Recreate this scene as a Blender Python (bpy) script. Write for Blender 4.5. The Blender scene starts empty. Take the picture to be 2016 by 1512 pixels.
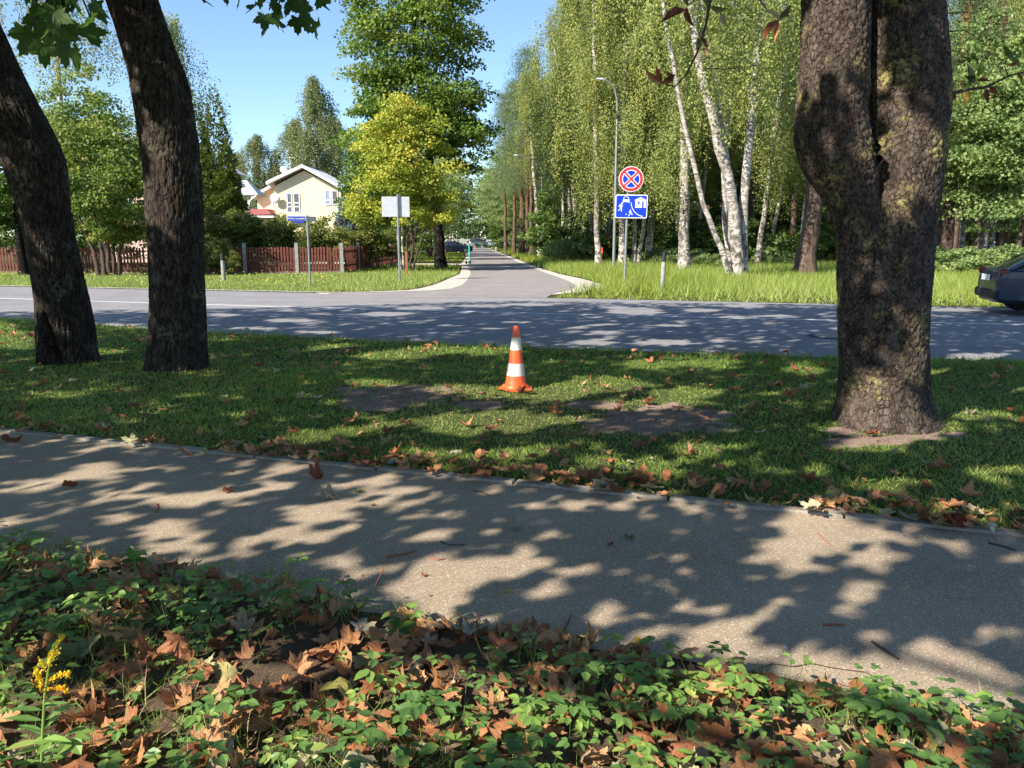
import bpy, math, random
import numpy as np
from mathutils import Vector, Matrix
R = np.random.default_rng(7); random.seed(7)
sc = bpy.context.scene; COL = sc.collection
# ------------------------------------------------------------------ camera
HC = 1.5; F = 1514.0; TH = math.atan((756-473)/F)
cd = bpy.data.cameras.new('camera'); cam = bpy.data.objects.new('camera', cd); COL.objects.link(cam)
cd.sensor_width = 36; cd.lens = F/2016*36; cd.clip_end = 1500; cd.clip_start = .05
cam.location = (0, 0, HC); cam.rotation_euler = (math.pi/2-TH, 0, 0); sc.camera = cam
# ------------------------------------------------------------------ light
EL = math.radians(38); AZ = math.atan2(-.76, -.65)          # the sun stands to the left behind the camera
SH = np.array([-math.sin(AZ), -math.cos(AZ)])/math.tan(EL)  # ground shift of a shadow per metre of height
w = bpy.data.worlds.new('World'); sc.world = w; w.use_nodes = True; nt = w.node_tree
sky = nt.nodes.new('ShaderNodeTexSky'); sky.sky_type = 'NISHITA'; sky.sun_disc = False
sky.sun_elevation = EL; sky.sun_rotation = AZ; sky.air_density = .9; sky.dust_density = .1; sky.ozone_density = 4
bg = nt.nodes['Background']; nt.links.new(sky.outputs[0], bg.inputs[0]); bg.inputs[1].default_value = .1
sl = bpy.data.lights.new('sun', 'SUN'); sl.energy = 4.7; sl.angle = math.radians(.53); sl.color = (1, .92, .8)
sun = bpy.data.objects.new('sun', sl); COL.objects.link(sun)
sun.rotation_euler = Vector((SH[0], SH[1], -1)).to_track_quat('-Z', 'Y').to_euler(); sun.location = (-20, -20, 30)
sc.view_settings.view_transform = 'Standard'; sc.view_settings.look = 'None'; sc.view_settings.exposure = 1.3
sc.view_settings.gamma = 1; sc.view_settings.use_curve_mapping = False
sc.render.engine = 'CYCLES'; sc.cycles.max_bounces = 6; sc.cycles.diffuse_bounces = 3; sc.cycles.transmission_bounces = 4
sc.cycles.transparent_max_bounces = 4; sc.cycles.use_denoising = True
# ------------------------------------------------------------------ measuring: photograph pixels to metres on the ground or at a depth
def _ray(px, py):
    a = py-756
    return np.array([px-1008, F*math.cos(TH)-a*math.sin(TH), -F*math.sin(TH)-a*math.cos(TH)])
def G(px, py, z=0.):
    d = _ray(px, py); t = (z-HC)/d[2]; return np.array([d[0]*t, d[1]*t, z])
def P(px, py, Y):
    d = _ray(px, py); t = Y/d[1]; return np.array([d[0]*t, Y, HC+d[2]*t])
def pix(V):
    X, Y, Z = V[:, 0], V[:, 1], V[:, 2]-HC
    d = Y*math.cos(TH)-Z*math.sin(TH); u = Y*math.sin(TH)+Z*math.cos(TH); d = np.where(abs(d) < 1e-6, 1e-6, d)
    return 1008+F*X/d, 756-F*u/d, d
# ------------------------------------------------------------------ noise
def _h(i, j, k, s):
    n = (i*73856093) ^ (j*19349663) ^ (k*83492791) ^ (s*2654435761)
    n = (n ^ (n >> 13)) * 1274126177 & 0x7fffffff
    return ((n ^ (n >> 16)) & 0xffff)/65535.
def vn(p, s=0):
    p = np.asarray(p, float); i = np.floor(p).astype(np.int64); f = p-i; f = f*f*(3-2*f); o = 0
    for a in (0, 1):
        for b in (0, 1):
            for c in (0, 1):
                o = o+_h(i[..., 0]+a, i[..., 1]+b, i[..., 2]+c, s)*(f[..., 0] if a else 1-f[..., 0])*(f[..., 1] if b else 1-f[..., 1])*(f[..., 2] if c else 1-f[..., 2])
    return o*2-1
def cells(u, v, nu, s=0):
    """Distance to the border between cells of a jittered grid, cyclic in u with nu columns, and the cell's own random number."""
    iu, iv = np.floor(u).astype(np.int64), np.floor(v).astype(np.int64); ds = []; ids = []
    for a in (-1, 0, 1):
        for b in (-1, 0, 1):
            cu, cv = iu+a, iv+b; w_ = np.mod(cu, nu)
            x = cu+.5+.42*(2*_h(w_, cv, 1, s)-1); y = cv+.5+.45*(2*_h(w_, cv, 2, s)-1)
            ds.append(np.hypot(u-x, v-y)); ids.append(_h(w_, cv, 3, s))
    ds = np.array(ds); o = np.argsort(ds, 0); d = np.take_along_axis(ds, o[:2], 0)
    return d[1]-d[0], np.take_along_axis(np.array(ids), o[:1], 0)[0]
# ------------------------------------------------------------------ materials
class M:
    def __init__(s, name):
        s.m = bpy.data.materials.new(name); s.m.use_nodes = True; s.nt = s.m.node_tree; s.nt.nodes.clear()
        s.out = s.n('OutputMaterial')
    def n(s, t, **k):
        x = s.nt.nodes.new('ShaderNode'+t)
        for a, b in k.items(): setattr(x, a, b)
        return x
    def L(s, a, b): s.nt.links.new(a, b)
    def pos(s, scale=(1, 1, 1), src='Object'):
        if src == 'Position': o = s.n('NewGeometry').outputs['Position']
        else: o = s.n('TexCoord').outputs[src]
        mp = s.n('Mapping'); mp.inputs['Scale'].default_value = scale; s.L(o, mp.inputs[0]); return mp.outputs[0]
    def noise(s, vec, scale, detail=4, rough=.55, dist=0):
        x = s.n('TexNoise'); x.inputs['Scale'].default_value = scale; x.inputs['Detail'].default_value = detail
        x.inputs['Roughness'].default_value = rough; x.inputs['Distortion'].default_value = dist; s.L(vec, x.inputs['Vector']); return x.outputs['Fac']
    def vor(s, vec, scale, feature='F1', out='Distance'):
        x = s.n('TexVoronoi', feature=feature); x.inputs['Scale'].default_value = scale; s.L(vec, x.inputs['Vector']); return x.outputs[out]
    def ramp(s, fac, stops, interp='LINEAR'):
        x = s.n('ValToRGB'); r = x.color_ramp; r.interpolation = interp
        while len(r.elements) < len(stops): r.elements.new(.5)
        for e, (p, c) in zip(r.elements, stops): e.position = p; e.color = (*c, 1) if len(c) == 3 else c
        s.L(fac, x.inputs[0]); return x.outputs[0]
    def g(s, fac, a, b, lo=0, hi=1):
        x = s.n('MapRange'); x.inputs[1].default_value = a; x.inputs[2].default_value = b; x.inputs[3].default_value = lo; x.inputs[4].default_value = hi
        s.L(fac, x.inputs[0]); return x.outputs[0]
    def mix(s, f, a, b, mode='MIX'):
        x = s.n('MixRGB', blend_type=mode)
        for v, i in ((f, 0), (a, 1), (b, 2)):
            if isinstance(v, (int, float)): x.inputs[i].default_value = v
            elif isinstance(v, tuple): x.inputs[i].default_value = (*v, 1)
            else: s.L(v, x.inputs[i])
        return x.outputs[0]
    def math(s, op, a, b=0.):
        x = s.n('Math', operation=op)
        for v, i in ((a, 0), (b, 1)):
            if isinstance(v, (int, float)): x.inputs[i].default_value = v
            else: s.L(v, x.inputs[i])
        return x.outputs[0]
    def end(s, col, rough=.7, bump=None, bs=.3, bd=.01, spec=.3, metal=0, trans=0, tcol=None, coat=0):
        b = s.n('BsdfPrincipled')
        for v, k in ((col, 'Base Color'), (rough, 'Roughness'), (metal, 'Metallic'), (spec, 'Specular IOR Level'), (coat, 'Coat Weight')):
            if isinstance(v, tuple): b.inputs[k].default_value = (*v, 1)
            elif isinstance(v, (int, float)): b.inputs[k].default_value = v
            else: s.L(v, b.inputs[k])
        if bump is not None:
            u = s.n('Bump'); u.inputs['Strength'].default_value = bs; u.inputs['Distance'].default_value = bd
            s.L(bump, u.inputs['Height']); s.L(u.outputs[0], b.inputs['Normal'])
        if trans:
            t = s.n('BsdfTranslucent'); mx = s.n('MixShader'); mx.inputs[0].default_value = trans
            c = tcol if tcol is not None else col
            if isinstance(c, tuple): t.inputs[0].default_value = (*c, 1)
            else: s.L(c, t.inputs[0])
            s.L(b.outputs[0], mx.inputs[1]); s.L(t.outputs[0], mx.inputs[2]); s.L(mx.outputs[0], s.out.inputs[0])
        else: s.L(b.outputs[0], s.out.inputs[0])
        return s.m
def plain(name, col, rough=.5, spec=.4, metal=0, var=.12, sc_=6, coat=0):
    m = M(name); p = m.pos(); n = m.noise(p, sc_, 5)
    a = tuple(c*(1-var) for c in col); b = tuple(min(1, c*(1+var)) for c in col)
    return m.end(m.ramp(n, [(.3, a), (.7, b)]), rough, n, .08, .004, spec, metal, coat=coat)
def leafmat(name, stops, trans=.35, rough=.5, boost=1.35, patch=None):
    m = M(name); t = m.n('Attribute', attribute_name='tint').outputs['Fac']
    r = m.n('ObjectInfo').outputs['Random']
    f = m.math('ADD', t, m.math('MULTIPLY', m.math('SUBTRACT', r, .5), .14))
    c = m.ramp(f, stops)
    tc = m.mix(1., c, (boost, boost*1.02, boost*.7), 'MULTIPLY')
    return m.end(c, rough, trans=trans, tcol=tc, spec=.3)
def barkmat(name, dark, light, lich, sx=1, lich_amt=.62, cs=(24, 24, 6), ca=.9):
    m = M(name); p = m.pos((14*sx, 14*sx, 4)); q = m.pos()
    n = m.noise(p, 1, 8, .65, .4); n2 = m.noise(q, 22, 6, .7); cell = m.n('Attribute', attribute_name='tint').outputs['Fac']
    wv = m.n('VectorMath', operation='ADD'); nz = m.n('TexNoise'); nz.inputs['Scale'].default_value = 9; nz.inputs['Detail'].default_value = 4; m.L(q, nz.inputs['Vector']); sc2 = m.n('VectorMath', operation='SCALE'); sc2.inputs['Scale'].default_value = .09; m.L(nz.outputs['Color'], sc2.inputs[0]); m.L(q, wv.inputs[0]); m.L(sc2.outputs[0], wv.inputs[1])
    mp2 = m.n('Mapping'); mp2.inputs['Scale'].default_value = cs; m.L(wv.outputs[0], mp2.inputs[0]); ck = m.math('MAXIMUM', m.g(m.vor(mp2.outputs[0], 1, 'DISTANCE_TO_EDGE'), 0, .13), m.g(m.noise(q, 11, 5, .7), .4, .62))
    c = m.ramp(n, [(.3, dark), (.72, light)]); c = m.mix(m.math('ADD', m.math('MULTIPLY', ck, ca), 1-ca), tuple(x*.4 for x in dark), c); c = m.mix(m.g(cell, 0, .3), tuple(x*.45 for x in dark), c)
    l = m.math('MULTIPLY', m.g(m.noise(q, 3.2, 5, .6), lich_amt-.08, lich_amt+.06), m.g(n2, .45, .6))
    c = m.mix(l, c, lich)
    h = m.math('ADD', m.math('MULTIPLY', ck, .8), m.math('ADD', n, m.math('MULTIPLY', n2, .5)))
    return m.end(c, .92, h, 1, .016, .12)
MAT = {}
MAT['maple_bark'] = barkmat('maple bark', (.022, .017, .014), (.085, .066, .052), (.17, .17, .12))
MAT['chestnut_bark'] = barkmat('chestnut bark', (.03, .022, .018), (.145, .112, .09), (.32, .28, .1), .8, .6, (30, 30, 17), .7)
MAT['limb'] = plain('brown twig', (.08, .06, .045), .9, .1)
def birchbark():
    m = M('birch bark'); p = m.pos((2.2, 2.2, 16)); q = m.pos((1, 1, 1)); big = m.pos((3, 3, 2.2))
    a = m.g(m.noise(p, 1.3, 4, .6, .5), .52, .6); b = m.g(m.noise(big, 1.1, 6, .7, 1.2), .46, .56)
    z = m.n('SeparateXYZ'); m.L(m.n('TexCoord').outputs['Object'], z.inputs[0]); low = m.g(z.outputs[2], 1.0, 5.5, .95, .32)
    f = m.math('MAXIMUM', m.math('MULTIPLY', a, .8), m.math('MULTIPLY', b, low))
    c = m.mix(f, m.ramp(m.noise(q, 5, 4), [(.3, (.3, .26, .22)), (.7, (.6, .55, .49))]), (.045, .04, .035))
    return m.end(c, .75, f, .4, .02, .2)
MAT['birch_bark'] = birchbark()
def pinebark():
    m = M('pine bark'); p = m.pos((6, 6, 1.8)); n = m.noise(p, 1, 6, .7, .6)
    z = m.n('SeparateXYZ'); m.L(m.n('TexCoord').outputs['Object'], z.inputs[0]); up = m.g(z.outputs[2], 3, 9)
    c = m.mix(up, m.ramp(n, [(.35, (.035, .025, .02)), (.65, (.17, .115, .085))]), m.ramp(n, [(.35, (.12, .05, .025)), (.65, (.36, .17, .085))]))
    return m.end(c, .9, n, .8, .03, .15)
MAT['pine_bark'] = pinebark()
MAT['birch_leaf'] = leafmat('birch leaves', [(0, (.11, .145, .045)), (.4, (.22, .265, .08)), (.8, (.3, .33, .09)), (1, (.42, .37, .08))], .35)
MAT['far_birch_leaf'] = leafmat('grey green birch leaves', [(0, (.1, .13, .06)), (.6, (.2, .24, .1)), (1, (.31, .3, .12))], .35)
MAT['maple_leaf'] = leafmat('maple leaves', [(0, (.035, .08, .014)), (.5, (.09, .165, .025)), (.85, (.18, .25, .04)), (1, (.28, .28, .05))], .35)
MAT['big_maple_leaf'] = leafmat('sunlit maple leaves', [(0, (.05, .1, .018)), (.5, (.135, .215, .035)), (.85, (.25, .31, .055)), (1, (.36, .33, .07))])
MAT['yellow_leaf'] = leafmat('yellow green leaves', [(0, (.17, .24, .03)), (.5, (.37, .41, .06)), (.85, (.52, .47, .08)), (1, (.56, .38, .1))], .4)
MAT['hazel_leaf'] = leafmat('hazel leaves', [(0, (.07, .12, .03)), (.5, (.17, .24, .05)), (.9, (.28, .32, .08)), (1, (.42, .3, .09))], .4)
MAT['oak_leaf'] = leafmat('oak leaves', [(0, (.12, .19, .07)), (.6, (.26, .34, .12)), (1, (.38, .44, .16))], .4)
MAT['under_leaf'] = leafmat('undergrowth leaves', [(0, (.035, .07, .016)), (.6, (.1, .17, .035)), (1, (.2, .27, .05))], .35)
MAT['hedge_leaf'] = leafmat('hedge leaves', [(0, (.06, .09, .02)), (.5, (.17, .2, .045)), (.85, (.28, .24, .07)), (1, (.36, .17, .07))], .35)
MAT['pine_needle'] = leafmat('pine needles', [(0, (.05, .09, .035)), (.6, (.13, .18, .07)), (1, (.24, .27, .11))], .2)
MAT['spruce_needle'] = leafmat('thuja sprays', [(0, (.05, .085, .02)), (.6, (.14, .19, .045)), (1, (.28, .3, .09))], .2)
MAT['blue_needle'] = leafmat('blue needles', [(0, (.08, .12, .13)), (1, (.22, .29, .32))], .15)
MAT['grass'] = leafmat('grass blades', [(0, (.055, .11, .02)), (.45, (.165, .255, .045)), (.8, (.28, .36, .08)), (1, (.45, .42, .18))], .4, .45, 1.5)
MAT['dry_grass'] = leafmat('yellowing grass blades', [(0, (.09, .15, .02)), (.5, (.24, .3, .04)), (1, (.5, .42, .13))], .4, .45, 1.4)
MAT['herb'] = leafmat('ground elder leaves', [(0, (.06, .13, .04)), (.5, (.13, .235, .06)), (.9, (.22, .34, .075)), (1, (.36, .4, .11))], .35, .38, 1.6)
MAT['lawn_leaf'] = leafmat('broad weed leaves', [(0, (.03, .09, .015)), (1, (.11, .22, .03))], .35, .4, 1.5)
def deadleaf(name, stops, trans=.2):
    m = M(name); r = m.n('ObjectInfo').outputs['Random']; t = m.n('Attribute', attribute_name='tint').outputs['Fac']
    p = m.pos(); n = m.noise(p, 30, 5, .7); v = m.noise(p, 9, 3)
    rr = m.math('FRACT', m.math('ADD', r, t))
    c = m.ramp(rr, stops); c = m.mix(m.g(n, .35, .7), tuple(.5 for _ in range(3)), (1.25, 1.2, 1.15)) if False else m.mix(.75, c, m.ramp(n, [(.3, (.5, .46, .43)), (.7, (1, 1, 1))]), 'MULTIPLY')
    c = m.mix(m.math('MULTIPLY', m.g(v, .55, .65), .5), c, (.06, .03, .018))
    return m.end(c, .6, n, .6, .006, .25, trans=trans)
BR = [(0, (.42, .19, .1)), (.22, (.24, .095, .05)), (.45, (.52, .27, .15)), (.65, (.6, .37, .22)), (.78, (.3, .13, .07)), (.86, (.55, .53, .43)), (.93, (.34, .36, .17)), (1, (.45, .22, .12))]
BR = [(p, (a*1.05, b*.98, c*.8)) for p, (a, b, c) in BR]
MAT['dead'] = deadleaf('withered leaves', BR)
MAT['dead_pale'] = deadleaf('pale underside of withered leaf', [(0, (.5, .45, .36)), (.5, (.36, .36, .26)), (1, (.42, .3, .2))])
MAT['dead_red'] = deadleaf('red brown withered leaf', [(0, (.3, .09, .04)), (1, (.24, .08, .035))])
MAT['dead_yellow'] = deadleaf('yellowing leaf', [(0, (.55, .38, .06)), (1, (.45, .42, .12))], .3)
MAT['dead_green'] = deadleaf('half green fallen leaf', [(0, (.2, .25, .1)), (1, (.26, .24, .1))], .3)
def soil(name, a, b, sc_=5, bs=.8, bd=.03):
    m = M(name); p = m.pos((1, 1, 1), 'Position'); n = m.noise(p, sc_, 9, .7); n2 = m.noise(p, sc_*14, 5, .7)
    c = m.mix(.5, m.ramp(n, [(.3, a), (.7, b)]), m.ramp(n2, [(.3, tuple(x*.5 for x in a)), (.7, tuple(x*1.3 for x in b))]))
    return m.end(c, .95, m.math('ADD', n, m.math('MULTIPLY', n2, .6)), bs, bd, .1)
MAT['soil'] = soil('bare soil', (.1, .065, .05), (.25, .175, .135), 6, .9, .02)
MAT['bed_soil'] = soil('dark leaf mould', (.06, .042, .03), (.17, .12, .08), 7)
MAT['turf'] = soil('turf under the blades', (.028, .045, .01), (.075, .095, .025), 4)
MAT['meadow'] = soil('verge turf', (.05, .085, .015), (.12, .16, .03), 1.2)
def groundmat():
    m = M('forest floor and gardens'); p = m.pos((1, 1, 1), 'Position'); n = m.noise(p, .25, 7, .65); n2 = m.noise(p, 3, 6, .7)
    c = m.mix(m.g(n, .42, .58), (.05, .075, .015), (.075, .055, .03)); c = m.mix(m.g(n2, .4, .65, 0, .7), c, (.025, .03, .01))
    return m.end(c, .95, n2, .6, .05, .1)
MAT['ground'] = groundmat()
def asphalt(name, base, speck, sp_amt, bigvar, sc_=260):
    m = M(name); p = m.pos((1, 1, 1), 'Position')
    v = m.vor(p, sc_, 'F1', 'Color'); sx = m.n('SeparateColor'); m.L(v, sx.inputs[0]); g = m.noise(p, 120, 4, .7)
    big = m.noise(p, 1.1, 6, .6, .3); mid = m.noise(p, 9, 5, .65)
    st_ = m.noise(m.pos((.12, 1.6, 1), 'Position'), 1, 5, .6, .5); big = m.math('ADD', m.math('MULTIPLY', big, .55), m.math('MULTIPLY', st_, .45))
    lo, hi = tuple(x*(1-bigvar) for x in base), tuple(x*(1+bigvar) for x in base)
    c = m.ramp(big, [(.3, lo), (.7, hi)]); c = m.mix(.45, c, m.ramp(g, [(.3, (.45, .45, .45)), (.7, (1.5, 1.5, 1.5))]), 'MULTIPLY')
    c = m.mix(m.g(mid, .3, .7, 0, .25), c, tuple(x*.6 for x in base))
    c = m.mix(m.g(sx.outputs[0], 1-sp_amt, 1-sp_amt*.5, 0, .75), c, speck); c = m.mix(m.g(sx.outputs[1], .85, .95, 0, .6), c, tuple(x*.35 for x in base))
    return m.end(c, .85, m.math('ADD', g, m.math('MULTIPLY', sx.outputs[0], .5)), .55, .006, .2)
MAT['path'] = asphalt('worn footpath asphalt', (.325, .255, .18), (.62, .57, .48), .1, .24, 210)
MAT['road'] = asphalt('road asphalt', (.235, .228, .236), (.3, .29, .28), .1, .26, 60)
MAT['side_road'] = asphalt('side road asphalt', (.25, .228, .22), (.38, .35, .33), .1, .24, 60)
MAT['gravel'] = soil('pale gravel shoulder', (.34, .3, .25), (.55, .5, .44), 3, .4, .01)
MAT['concrete'] = soil('kerb concrete', (.2, .175, .135), (.34, .3, .24), 6, .5, .006)
MAT['white_line'] = plain('worn white paint', (.62, .62, .62), .7, .2, var=.2, sc_=20)
MAT['metal'] = plain('galvanised steel', (.27, .285, .3), .45, .5, .6)
MAT['zinc'] = plain('grey sheet metal', (.5, .53, .56), .5, .5, .3, .08)
MAT['black'] = plain('black rubber', (.02, .02, .022), .7)
MAT['white'] = plain('white paint', (.78, .77, .74), .5, var=.05)
MAT['cream'] = plain('cream render', (.78, .66, .42), .9, .1, var=.04)
MAT['pink'] = plain('pink render', (.62, .45, .4), .9, .1, var=.05)
MAT['glass'] = plain('window glass', (.12, .13, .16), .08, .8, var=.3)
MAT['skyglass'] = plain('bluish window glass', (.3, .33, .5), .1, .8, var=.2)
MAT['red_roof'] = plain('red roofing', (.36, .11, .1), .7, var=.1)
MAT['fence'] = plain('red brown fence paint', (.15, .052, .038), .75, .2, var=.35, sc_=3)
MAT['post_concrete'] = plain('grey concrete post', (.28, .28, .25), .9, .1, var=.2)
MAT['orange'] = plain('orange plastic', (.85, .1, .02), .42, .5, var=.12, sc_=9)
def dirtyw():
    m = M('scuffed white band'); p = m.pos(); n = m.noise(p, 60, 5, .7); k = m.noise(p, 8, 4)
    c = m.ramp(k, [(.3, (.58, .53, .46)), (.7, (.74, .7, .64))]); c = m.mix(m.g(n, .6, .7, 0, .6), c, (.25, .2, .17)); return m.end(c, .55)
MAT['band'] = dirtyw()
MAT['sign_red'] = plain('red sign film', (.7, .03, .04), .35, var=.04)
MAT['sign_blue'] = plain('blue sign film', (.005, .04, .62), .35, var=.05)
MAT['sign_white'] = plain('white sign film', (.8, .8, .82), .35, var=.03)
MAT['name_blue'] = plain('street name blue', (.02, .05, .33), .4)
MAT['teal'] = plain('teal scooter paint', (.03, .5, .42), .35, var=.05)
MAT['car_blue'] = plain('dark blue car paint', (.012, .022, .05), .38, .5, .1, .1, coat=.25)
MAT['car_white'] = plain('white car paint', (.72, .73, .76), .25, .5, coat=.5, var=.03)
MAT['car_glass'] = plain('car glass', (.03, .035, .045), .05, .9)
MAT['red_lamp'] = plain('tail lamp', (.12, .012, .015), .3)
MAT['goldenrod'] = leafmat('goldenrod florets', [(0, (.45, .42, .06)), (.5, (.75, .55, .03)), (1, (.8, .45, .02))], .3)
MAT['stem'] = plain('green stem', (.2, .3, .06), .5)
MAT['wood'] = plain('red brown post', (.3, .09, .04), .8)
# ------------------------------------------------------------------ mesh helpers
def mk(name, V, Fs, mats, parent=None, tint=None, midx=None, smooth=False, mesh_only=False, loc=None):
    if not isinstance(Fs, list): Fs = [Fs]
    Fs = [np.asarray(f, np.int64) for f in Fs if len(f)]
    me = bpy.data.meshes.new(name); V = np.asarray(V, np.float32); me.vertices.add(len(V)); me.vertices.foreach_set('co', V.ravel())
    li = np.concatenate([f.ravel() for f in Fs]); tot = np.concatenate([np.full(len(f), f.shape[1]) for f in Fs])
    st = np.concatenate([[0], np.cumsum(tot)[:-1]])
    me.loops.add(len(li)); me.loops.foreach_set('vertex_index', li.astype(np.int32))
    me.polygons.add(len(tot)); me.polygons.foreach_set('loop_start', st.astype(np.int32)); me.polygons.foreach_set('loop_total', tot.astype(np.int32))
    if midx is not None: me.polygons.foreach_set('material_index', np.asarray(midx, np.int32))
    me.polygons.foreach_set('use_smooth', np.full(len(tot), bool(smooth)))
    me.update(calc_edges=True)
    if tint is not None:
        dom = 'FACE' if len(tint) == len(tot) else 'POINT'
        a = me.attributes.new('tint', 'FLOAT', dom); a.data.foreach_set('value', np.asarray(tint, np.float32))
    for m in (mats if isinstance(mats, list) else [mats]): me.materials.append(MAT[m] if isinstance(m, str) else m)
    if mesh_only: return me
    return ob(name, me, parent, loc)
def ob(name, me, parent=None, loc=None, rot=None, scale=None):
    o = bpy.data.objects.new(name, me); COL.objects.link(o)
    if parent: o.parent = parent
    if loc is not None: o.location = loc
    if rot is not None: o.rotation_euler = rot
    if scale is not None: o.scale = scale if hasattr(scale, '__len__') else (scale,)*3
    return o
def tag(o, label=None, cat=None, group=None, kind=None):
    for k, v in (('label', label), ('category', cat), ('group', group), ('kind', kind)):
        if v: o[k] = v
    return o
def thing(name, label, cat, loc=(0, 0, 0), rz=0, group=None):
    return tag(ob(name, None, None, loc, (0, 0, rz)), label, cat, group)
class B:
    """Collects quads/tris/ngons from simple shapes into one mesh."""
    def __init__(s): s.V = []; s.F = {}; s.n = 0; s.mi = {}
    def add(s, V, Fs, mi=0):
        for f in Fs: s.F.setdefault(len(f), []).append([i+s.n for i in f]); s.mi.setdefault(len(f), []).append(mi)
        s.V += [tuple(v) for v in V]; s.n += len(V); return s
    def box(s, c, d, rz=0, mi=0, b=0):
        x, y, z = (q/2 for q in d); vs = []
        if b:
            for zz, k in ((-z, 1), (-z+b, 0), (z-b, 0), (z, 1)):
                for sx, sy in ((-1, -1), (1, -1), (1, 1), (-1, 1)): vs.append((sx*(x-k*b), sy*(y-k*b), zz))
            f = [(3, 2, 1, 0), (12, 13, 14, 15)]+[(4*i+j, 4*i+(j+1) % 4, 4*i+4+(j+1) % 4, 4*i+4+j) for i in range(3) for j in range(4)]
        else:
            vs = [(i, j, k) for k in (-z, z) for i, j in ((-x, -y), (x, -y), (x, y), (-x, y))]
            f = [(3, 2, 1, 0), (4, 5, 6, 7)]+[(j, (j+1) % 4, 4+(j+1) % 4, 4+j) for j in range(4)]
        ca, sa = math.cos(rz), math.sin(rz)
        return s.add([(c[0]+ca*a-sa*b_, c[1]+sa*a+ca*b_, c[2]+k) for a, b_, k in vs], f, mi)
    def tube(s, pts, rad, n=8, cap=True, mi=0):
        pts = [Vector(p) for p in pts]; rad = rad if hasattr(rad, '__len__') else [rad]*len(pts); vs = []; up = None
        for i, p in enumerate(pts):
            t = (pts[min(i+1, len(pts)-1)]-pts[max(i-1, 0)]).normalized()
            if up is None: up = Vector((0, 1, 0)) if abs(t.z) > .5 else Vector((0, 0, 1))
            a = t.cross(up).normalized(); b_ = a.cross(t); up = b_
            for k in range(n): q = 2*math.pi*k/n; vs.append(p+(math.cos(q)*a+math.sin(q)*b_)*float(rad[i]))
        f = [(i*n+k, i*n+(k+1) % n, (i+1)*n+(k+1) % n, (i+1)*n+k) for i in range(len(pts)-1) for k in range(n)]
        if cap: f += [tuple(range(n))[::-1], tuple((len(pts)-1)*n+k for k in range(n))]
        return s.add(vs, f, mi)
    def lathe(s, prof, n=24, c=(0, 0, 0), axis='z', mi=0):
        vs = []
        for r, z in prof:
            for k in range(n):
                q = 2*math.pi*k/n; a, b_ = r*math.cos(q), r*math.sin(q)
                vs.append((c[0]+a, c[1]+b_, c[2]+z) if axis == 'z' else (c[0]+a, c[1]+z, c[2]+b_))
        return s.add(vs, [(i*n+k, i*n+(k+1) % n, (i+1)*n+(k+1) % n, (i+1)*n+k) for i in range(len(prof)-1) for k in range(n)], mi)
    def prism(s, poly, y0, y1, mi=0, M_=None):
        n = len(poly); vs = [(x, y0, z) for x, z in poly]+[(x, y1, z) for x, z in poly]
        if M_: vs = [tuple(M_ @ Vector(v)) for v in vs]
        return s.add(vs, [tuple(range(n)), tuple(range(2*n-1, n-1, -1))]+[(i, n+i, n+(i+1) % n, (i+1) % n) for i in range(n)], mi)
    def out(s, name, mats, parent=None, smooth=False, loc=None, mesh_only=False):
        ks = sorted(s.F); return mk(name, s.V, [np.array(s.F[k]) for k in ks], mats, parent, None, [m for k in ks for m in s.mi[k]], smooth, mesh_only, loc)
def autosmooth(o, ang=40):
    me = o.data; me.polygons.foreach_set('use_smooth', np.ones(len(me.polygons), bool))
    try: me.set_sharp_from_angle(angle=math.radians(ang))
    except Exception: pass
    return o
def unit(a): return a/np.maximum(np.linalg.norm(a, axis=-1, keepdims=True), 1e-9)
def rnd(n): return unit(R.normal(size=(n, 3)))
def batch(C, D, N, L, W, T, FT):
    """Copies of the leaf template T (along, across, off the blade) at C, pointing along D with normal near N."""
    D = unit(D); S = unit(np.cross(D, N)); N = np.cross(S, D); L = np.asarray(L).reshape(-1, 1, 1)*np.ones((len(C), 1, 1)); W = np.asarray(W).reshape(-1, 1, 1)*np.ones((len(C), 1, 1))
    V = C[:, None]+L*T[None, :, 0:1]*D[:, None]+W*T[None, :, 1:2]*S[:, None]+L*T[None, :, 2:3]*N[:, None]
    Fo = FT[None]+(np.arange(len(C))*len(T))[:, None, None]
    return V.reshape(-1, 3), Fo.reshape(-1, FT.shape[1])
def merge(parts):
    V, Fs, t, n = [], [], [], 0
    for v, f, ti in parts: V.append(v); Fs.append(f+n); t.append(ti); n += len(v)
    return np.concatenate(V), np.concatenate(Fs), np.concatenate(t)
RH = np.array([(0, 0, 0), (.45, .5, .06), (1, 0, 0), (.45, -.5, .06)]); RHF = np.array([(0, 1, 2, 3)])
BL = np.array([(0, .5, 0), (0, -.5, 0), (.55, -.4, 0), (.55, .4, 0), (1, 0, -.12)]); BLF = np.array([(0, 1, 2), (0, 2, 3), (3, 2, 4)])
OV = np.array([(0, 0, 0), (.18, .3, .03), (.4, .5, .06), (.68, .38, .03), (1, 0, -.08), (.68, -.38, .03), (.4, -.5, .06), (.18, -.3, .03), (.45, 0, -.03)])
OVF = np.array([(0, 1, 8), (1, 2, 8), (2, 3, 8), (3, 4, 8), (4, 5, 8), (5, 6, 8), (6, 7, 8), (7, 0, 8)])
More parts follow.
